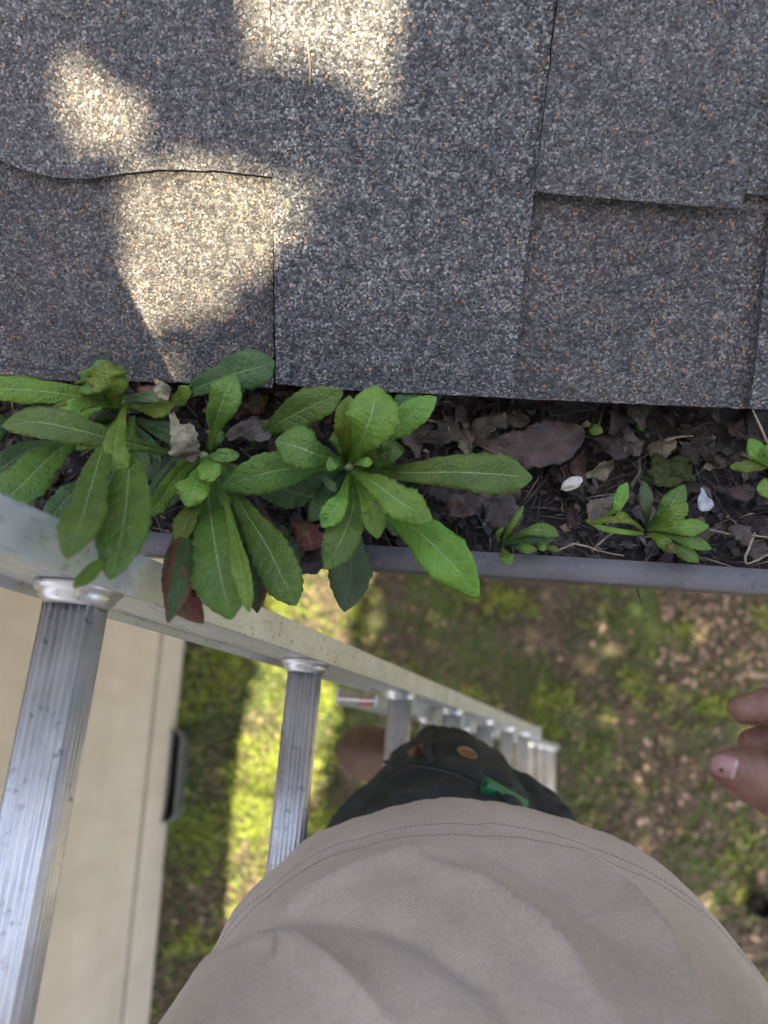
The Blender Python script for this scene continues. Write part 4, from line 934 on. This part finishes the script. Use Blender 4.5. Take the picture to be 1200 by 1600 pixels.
# boots
def boot(toe, heel, ankle_h, name='boot'):
    f_ = (toe-heel); f_.z = 0; f_.normalize(); s_ = Vector((-f_.y, f_.x, 0)); up = Vector((0, 0, 1)); m = MB()
    L_ = (toe-heel).length
    m.capsule(heel+f_*.035+up*.035, toe-f_*.048+up*.030, .036, .046); m.capsule(toe-f_*.095+up*.034, toe-f_*.050+up*.030, .050, .049)
    m.capsule(heel+f_*.045+up*.05, heel+f_*.05+up*.17, .046, .052); m.capsule(heel+f_*.06+up*.09, toe-f_*.09+up*.045, .048, .040)
    o = m.build(name, BOOTM, person, True); remesh(o, .0045, 8)
    so2 = MB(); out = []
    for k in range(36):
        a = 2*math.pi*k/36; t = math.cos(a); wv = .052 if t > .1 else .040
        out.append(heel.lerp(toe, .5)+f_*(t*(L_/2+.006))+s_*(math.sin(a)*wv*(1-.12*(t < -.3)))-up*.018)
    so2.prism(out, up*.022); so2.build('boot_sole', SOLE, o, bevel=.003)
    return o
toeL = P(529, 1165, 1.46); heelL = P(745, 1215, 1.46)
dL = (heelL-toeL).normalized(); boot(toeL, toeL+dL*.29, 0)
boot(H(.06, -.16, 1.765), H(.22, -.22, 1.765), 0)
# body: bare arms, hands, neck and head as one continuous surface
bd = MB()
bd.capsule(H(.01, -.33, .12), H(.01, -.325, -.06), .062, .056)
hc = H(.01, -.315, -.17)
bd.capsule(hc+Vector((0, -.012, .025)), hc+Vector((0, .012, .02)), .083, .080); bd.capsule(hc+Vector((0, .02, -.02)), hc+Vector((0, .035, -.065)), .066, .048)
bd.capsule(hc+Vector((0, .095, .005)), hc+Vector((0, .112, -.022)), .009, .014)
for s in (-1, 1): bd.capsule(hc+Vector((.083*s, -.005, .01)), hc+Vector((.086*s, -.008, -.025)), .012, .010)
bd.capsule(hc+Vector((-.02, .088, -.052)), hc+Vector((.02, .088, -.052)), .010, .010)
bd.capsule(SHR, ELR, .050, .042); bd.capsule(ELR, WRR, .043, .029); bd.capsule(SHL, ELL, .050, .042); bd.capsule(ELL, WRL, .042, .029)
def chain(pts, rads):
    for i in range(len(pts)-1): bd.capsule(pts[i], pts[i+1], rads[i], rads[i+1], 24)
palm = PZ(1330, 1215, .335)
chain([WRR, palm], [.028, .030]); chain([palm, PZ(1290, 1150, .345)], [.024, .019]); chain([PZ(1350, 1260, .33), PZ(1290, 1240, .33)], [.024, .021])
chain([PZ(1330, 1150, .350), PZ(1300, 1200, .350), PZ(1330, 1250, .350)], [.018, .017, .018])
T0 = PZ(1300, 1262, .322); T1 = PZ(1215, 1232, .318); T2 = PZ(1145, 1202, .318)
chain([palm, T0, PZ(1250, 1243, .319), T1, PZ(1170, 1210, .318), PZ(1138, 1200, .3185)], [.024, .0155, .0130, .0127, .0108, .0082])
chain([PZ(1300, 1140, .345), PZ(1245, 1100, .335), PZ(1205, 1102, .330), PZ(1160, 1110, .3305)], [.0115, .0095, .0083, .0066])
chain([PZ(1305, 1165, .352), PZ(1255, 1150, .348), PZ(1215, 1155, .346), PZ(1174, 1160, .346)], [.0112, .0094, .0082, .0066])
chain([PZ(1318, 1190, .362), PZ(1270, 1180, .366), PZ(1240, 1188, .37), PZ(1215, 1196, .372)], [.0108, .0090, .0080, .0066])
chain([PZ(1330, 1215, .366), PZ(1290, 1212, .376), PZ(1262, 1218, .382), PZ(1245, 1226, .385)], [.0098, .0080, .0070, .006])
palmL = H(-.075, -.165, .0)
chain([WRL, palmL], [.027, .030])
for k in range(4):
    b0 = palmL+Vector((-.025+.018*k, .03, .018-.004*k)); chain([palmL+Vector((-.02+.014*k, .005, .01)), b0, b0+Vector((.006, .022, .02)), b0+Vector((.016, .016, .045))], [.012, .0092, .0082, .0068])
chain([palmL, palmL+Vector((.04, .0, .02)), palmL+Vector((.052, .025, .032))], [.02, .0105, .0085])
body = bd.build('body', SKIN, person, True); remesh(body, .0024, 4)
BB = bvh_of(body)
def nail(cpx, cpy, a, L_, W_, mat, name, parent=body, s0=-1., s1=1.):
    dx, dy = math.cos(a), math.sin(a); m = MB(); nu, nv = 10, 12; vs = []
    for i in range(nv+1):
        t = s0+(s1-s0)*i/nv; ww = W_*(1-max(0, -t-.1)**2*.75-max(0, t-.55)**2*1.5)
        for j in range(nu+1):
            u = j/nu*2-1; px = cpx+dx*t*L_-dy*u*ww; py = cpy+dy*t*L_+dx*u*ww
            d = ray(px, py).normalized(); r_ = BB.ray_cast(EYE, d)
            p = r_[0] if r_[0] else PZ(px, py, .32)
            p = p-d*(.0007-.0004*u*u); vs.append(p)
    fs = [(i*(nu+1)+j, i*(nu+1)+j+1, (i+1)*(nu+1)+j+1, (i+1)*(nu+1)+j) for i in range(nv) for j in range(nu)]
    m.add(vs, fs); o = m.build(name, mat, parent, True, solid=.0006); return o
nail(1130, 1197, .28, 20, 17, NAIL, 'fingernail'); 
nail(1130, 1197, .28, 20.5, 17.5, NAILW, 'nail_rim', s0=.80, s1=1.02)
dt = MB(); r_ = BB.ray_cast(EYE, ray(1127, 1203).normalized())[0] or PZ(1127, 1203, .318)
dt.capsule(r_+(EYE-r_).normalized()*.0009, r_+(EYE-r_).normalized()*.0010+Vector((.0001, 0, 0)), .0009, .0008, 12); dt.build('nail_bruise', SOLE, body, True)
hr = MB(); hr.capsule(hc+Vector((0, -.022, .034)), hc+Vector((0, .006, .034)), .088, .085); hr.capsule(hc+Vector((0, -.045, .0)), hc+Vector((0, -.045, -.03)), .066, .055)
hro = hr.build('hair', HAIR, person, True); remesh(hro, .006, 6)
for v in hro.data.vertices: v.co += v.normal*(.004*noise.noise(v.co*60))
for s in (-1, 1):
    ey = MB(); c_ = hc+Vector((.031*s, .083, .012)); ey.capsule(c_, c_+Vector((0, .001, 0)), .0115, .0115); ey.build('eye', SHELL, person, True)
    ip = MB(); ip.capsule(c_+Vector((0, .0085, 0)), c_+Vector((0, .0092, 0)), .0048, .0046); ip.build('iris', BLACK, person, True)

# black pipe end lying on the ground at right
pp = MB(); c0 = P(1188, 1416, HG-.05); 
pp.tube([c0+Vector((0, 0, -.03)), c0+Vector((.0, 0, .03))], .045, 28, False); pp.tube([c0+Vector((0, 0, .03)), c0+Vector((0, 0, -.03))], .040, 28, False)
po = thing('drain_pipe', 'black pipe end poking out of the ground at the right edge', 'pipe', c0-Vector((0, 0, .05)))
pp.build('pipe_wall', BLACK, po, True, solid=.002)
pv = MB(); pv.tube([c0+Vector((0, 0, -.02)), c0+Vector((0, 0, -.015))], .0415, 28); pv.build('pipe_bore', BLACK, po)

# ------------------------------------------------------------------ tree whose crown shades the roof corner (stands outside the frame)
holes = [('r', [(110, 110), (150, 95), (215, 85), (235, 60), (290, 70), (270, 130), (240, 180), (215, 220), (150, 240), (105, 200)]),
         ('r', [(180, 280), (260, 262), (400, 262), (500, 290), (480, 350), (425, 415), (380, 460), (330, 495), (255, 470), (215, 560), (175, 610), (130, 480), (205, 400)]),
         ('r', [(385, -60), (430, -90), (625, -90), (622, 170), (590, 180), (560, 120), (480, 95), (425, 110), (380, 90)]),
         ('r', [(1192, 85), (1240, 80), (1240, 150), (1198, 145)]), ('r', [(255, 575), (290, 565), (300, 590), (265, 597)]),
         ('g', [(450, 760), (580, 780), (590, 900), (545, 960), (545, 1080), (510, 1180), (490, 1300), (440, 1380), (350, 1470), (322, 1400), (305, 1320), (345, 1200), (385, 1080), (410, 1000), (420, 900)]),
         ('g', [(500, 1060), (530, 1060), (525, 1110), (500, 1130)]), ('g', [(1095, 1390), (1120, 1390), (1120, 1440), (1095, 1440)]),
         ('l', [(518, 612), (556, 608), (558, 650), (545, 690), (528, 680)])]
def inside(x, y, poly):
    c = False; j = len(poly)-1
    for i in range(len(poly)):
        if (poly[i][1] > y) != (poly[j][1] > y) and x < (poly[j][0]-poly[i][0])*(y-poly[i][1])/(poly[j][1]-poly[i][1])+poly[i][0]: c = not c
        j = i
    return c
def open_sky(c, rad=0):
    if open_at(c): return True
    if rad:
        a1 = SUN.orthogonal().normalized()*rad; a2 = SUN.cross(a1)
        for k in range(8):
            if open_at(c+a1*math.cos(k*math.pi/4)+a2*math.sin(k*math.pi/4), rad > .04): return True
    return False
def open_at(c, roof_only=False):
    """does a sunbeam past this leaf land in one of the sunlit patches?"""
    t = (c-E0).dot(NV)/SUN.dot(NV); q1 = c-SUN*t; t2 = c.z/SUN.z; q2 = c-SUN*t2; t3 = (c.z-(EYE.z-.42))/SUN.z; q3 = c-SUN*t3
    for kind, poly in holes:
        if roof_only and kind == 'g': continue
        q_ = q1 if kind == 'r' else (q2 if kind == 'g' else q3)
        if (q_-EYE).dot(fwd) < .05: continue
        x, y = to_px(q_)
        if kind == 'r' and q_.y < E0.y: continue
        if kind == 'r':
            mx_ = sum(a for a, b in poly)/len(poly); my_ = sum(b for a, b in poly)/len(poly); x = mx_+(x-mx_)/.95; y = my_+(y-my_)/.96
        m = (14 if kind == 'r' else 5)*noise.noise(Vector((x*.035, y*.035, 0)))
        if inside(x+m, y-m, poly): return True
    return False
def build_tree():
    t0 = Vector((-1.3, -5.2, 0)); root = thing('shade_tree', 'broadleaf tree outside the picture whose crown dapples the roof with shade', 'tree', t0)
    V = []; Fc = []
    ax1 = SUN.orthogonal().normalized(); ax2 = SUN.cross(ax1)
    def add_leaf(c, s, tilt=.5):
        nrm = (SUN+Vector((random.uniform(-tilt, tilt), random.uniform(-tilt, tilt), random.uniform(-tilt, tilt)))).normalized()
        a = nrm.orthogonal().normalized(); b = nrm.cross(a); an = random.uniform(0, 6.28); a, b = a*math.cos(an)+b*math.sin(an), b*math.cos(an)-a*math.sin(an)
        k = len(V); V.extend([c-a*s, c-a*s*.35+b*s*.42, c+a*s*.4+b*s*.4, c+a*s, c+a*s*.4-b*s*.4, c-a*s*.35-b*s*.42]); Fc.append(tuple(range(k, k+6)))
    # wide shade over the lawn and gutter, then a finer spray whose gaps make the patches on the roof
    n_big = 0
    for i in range(16500):
        gx = random.uniform(-1.7, 2.7); gy = random.uniform(-2.0, 2.3); t = random.uniform(5.6, 7.6)
        c = Vector((gx, gy, 0))+SUN*t
        if random.random() < .01: continue
        if open_sky(c, .07): continue
        add_leaf(c, random.uniform(.05, .075)); n_big += 1
    for i in range(9000):
        gx = random.gauss(.5, 2.3); gy = random.gauss(-.1, 2.2)
        if -1.6 < gx < 2.6 and -1.9 < gy < 1.8: continue
        t = random.uniform(5.6, 7.6); cl = noise.noise(Vector((gx*1.3, gy*1.3, 4)))
        if cl < -.12: continue
        if open_sky(Vector((gx, gy, 0))+SUN*t, .075): continue
        add_leaf(Vector((gx, gy, 0))+SUN*t, random.uniform(.05, .08))
    for i in range(27000):
        c = Vector((random.uniform(-.8, .9), random.uniform(-.1, .85), 3.35))+SUN*random.uniform(1.9, 3.2)
        s_ = random.uniform(.014, .028)
        if open_sky(c, s_*.45): continue
        add_leaf(c, s_)
    finish('crown', V, Fc, TREELEAF, root)
    tb = MB(); top = Vector((.2, -2.9, 6.2)); pts = spline([t0, Vector((-1.25, -5.1, 1.5)), Vector((-1.1, -4.8, 3.2)), Vector((-.6, -4.1, 5.0)), top], 24)
    tb.tube(pts, [.16*(1-.7*i/23)+.01 for i in range(24)], 14)
    for i in range(14):
        a = pts[12+(i*5) % 12]; an = i*2.4; b = a+Vector((math.cos(an)*1.3, math.sin(an)*1.1+.3, random.uniform(.2, 1.0))); tb.tube(spline([a, a.lerp(b, .5)+Vector((0, 0, .15)), b], 8), [.04*(1-.1*j) for j in range(8)], 8)
    tb.build('trunk', BARK, root, True)
build_tree()
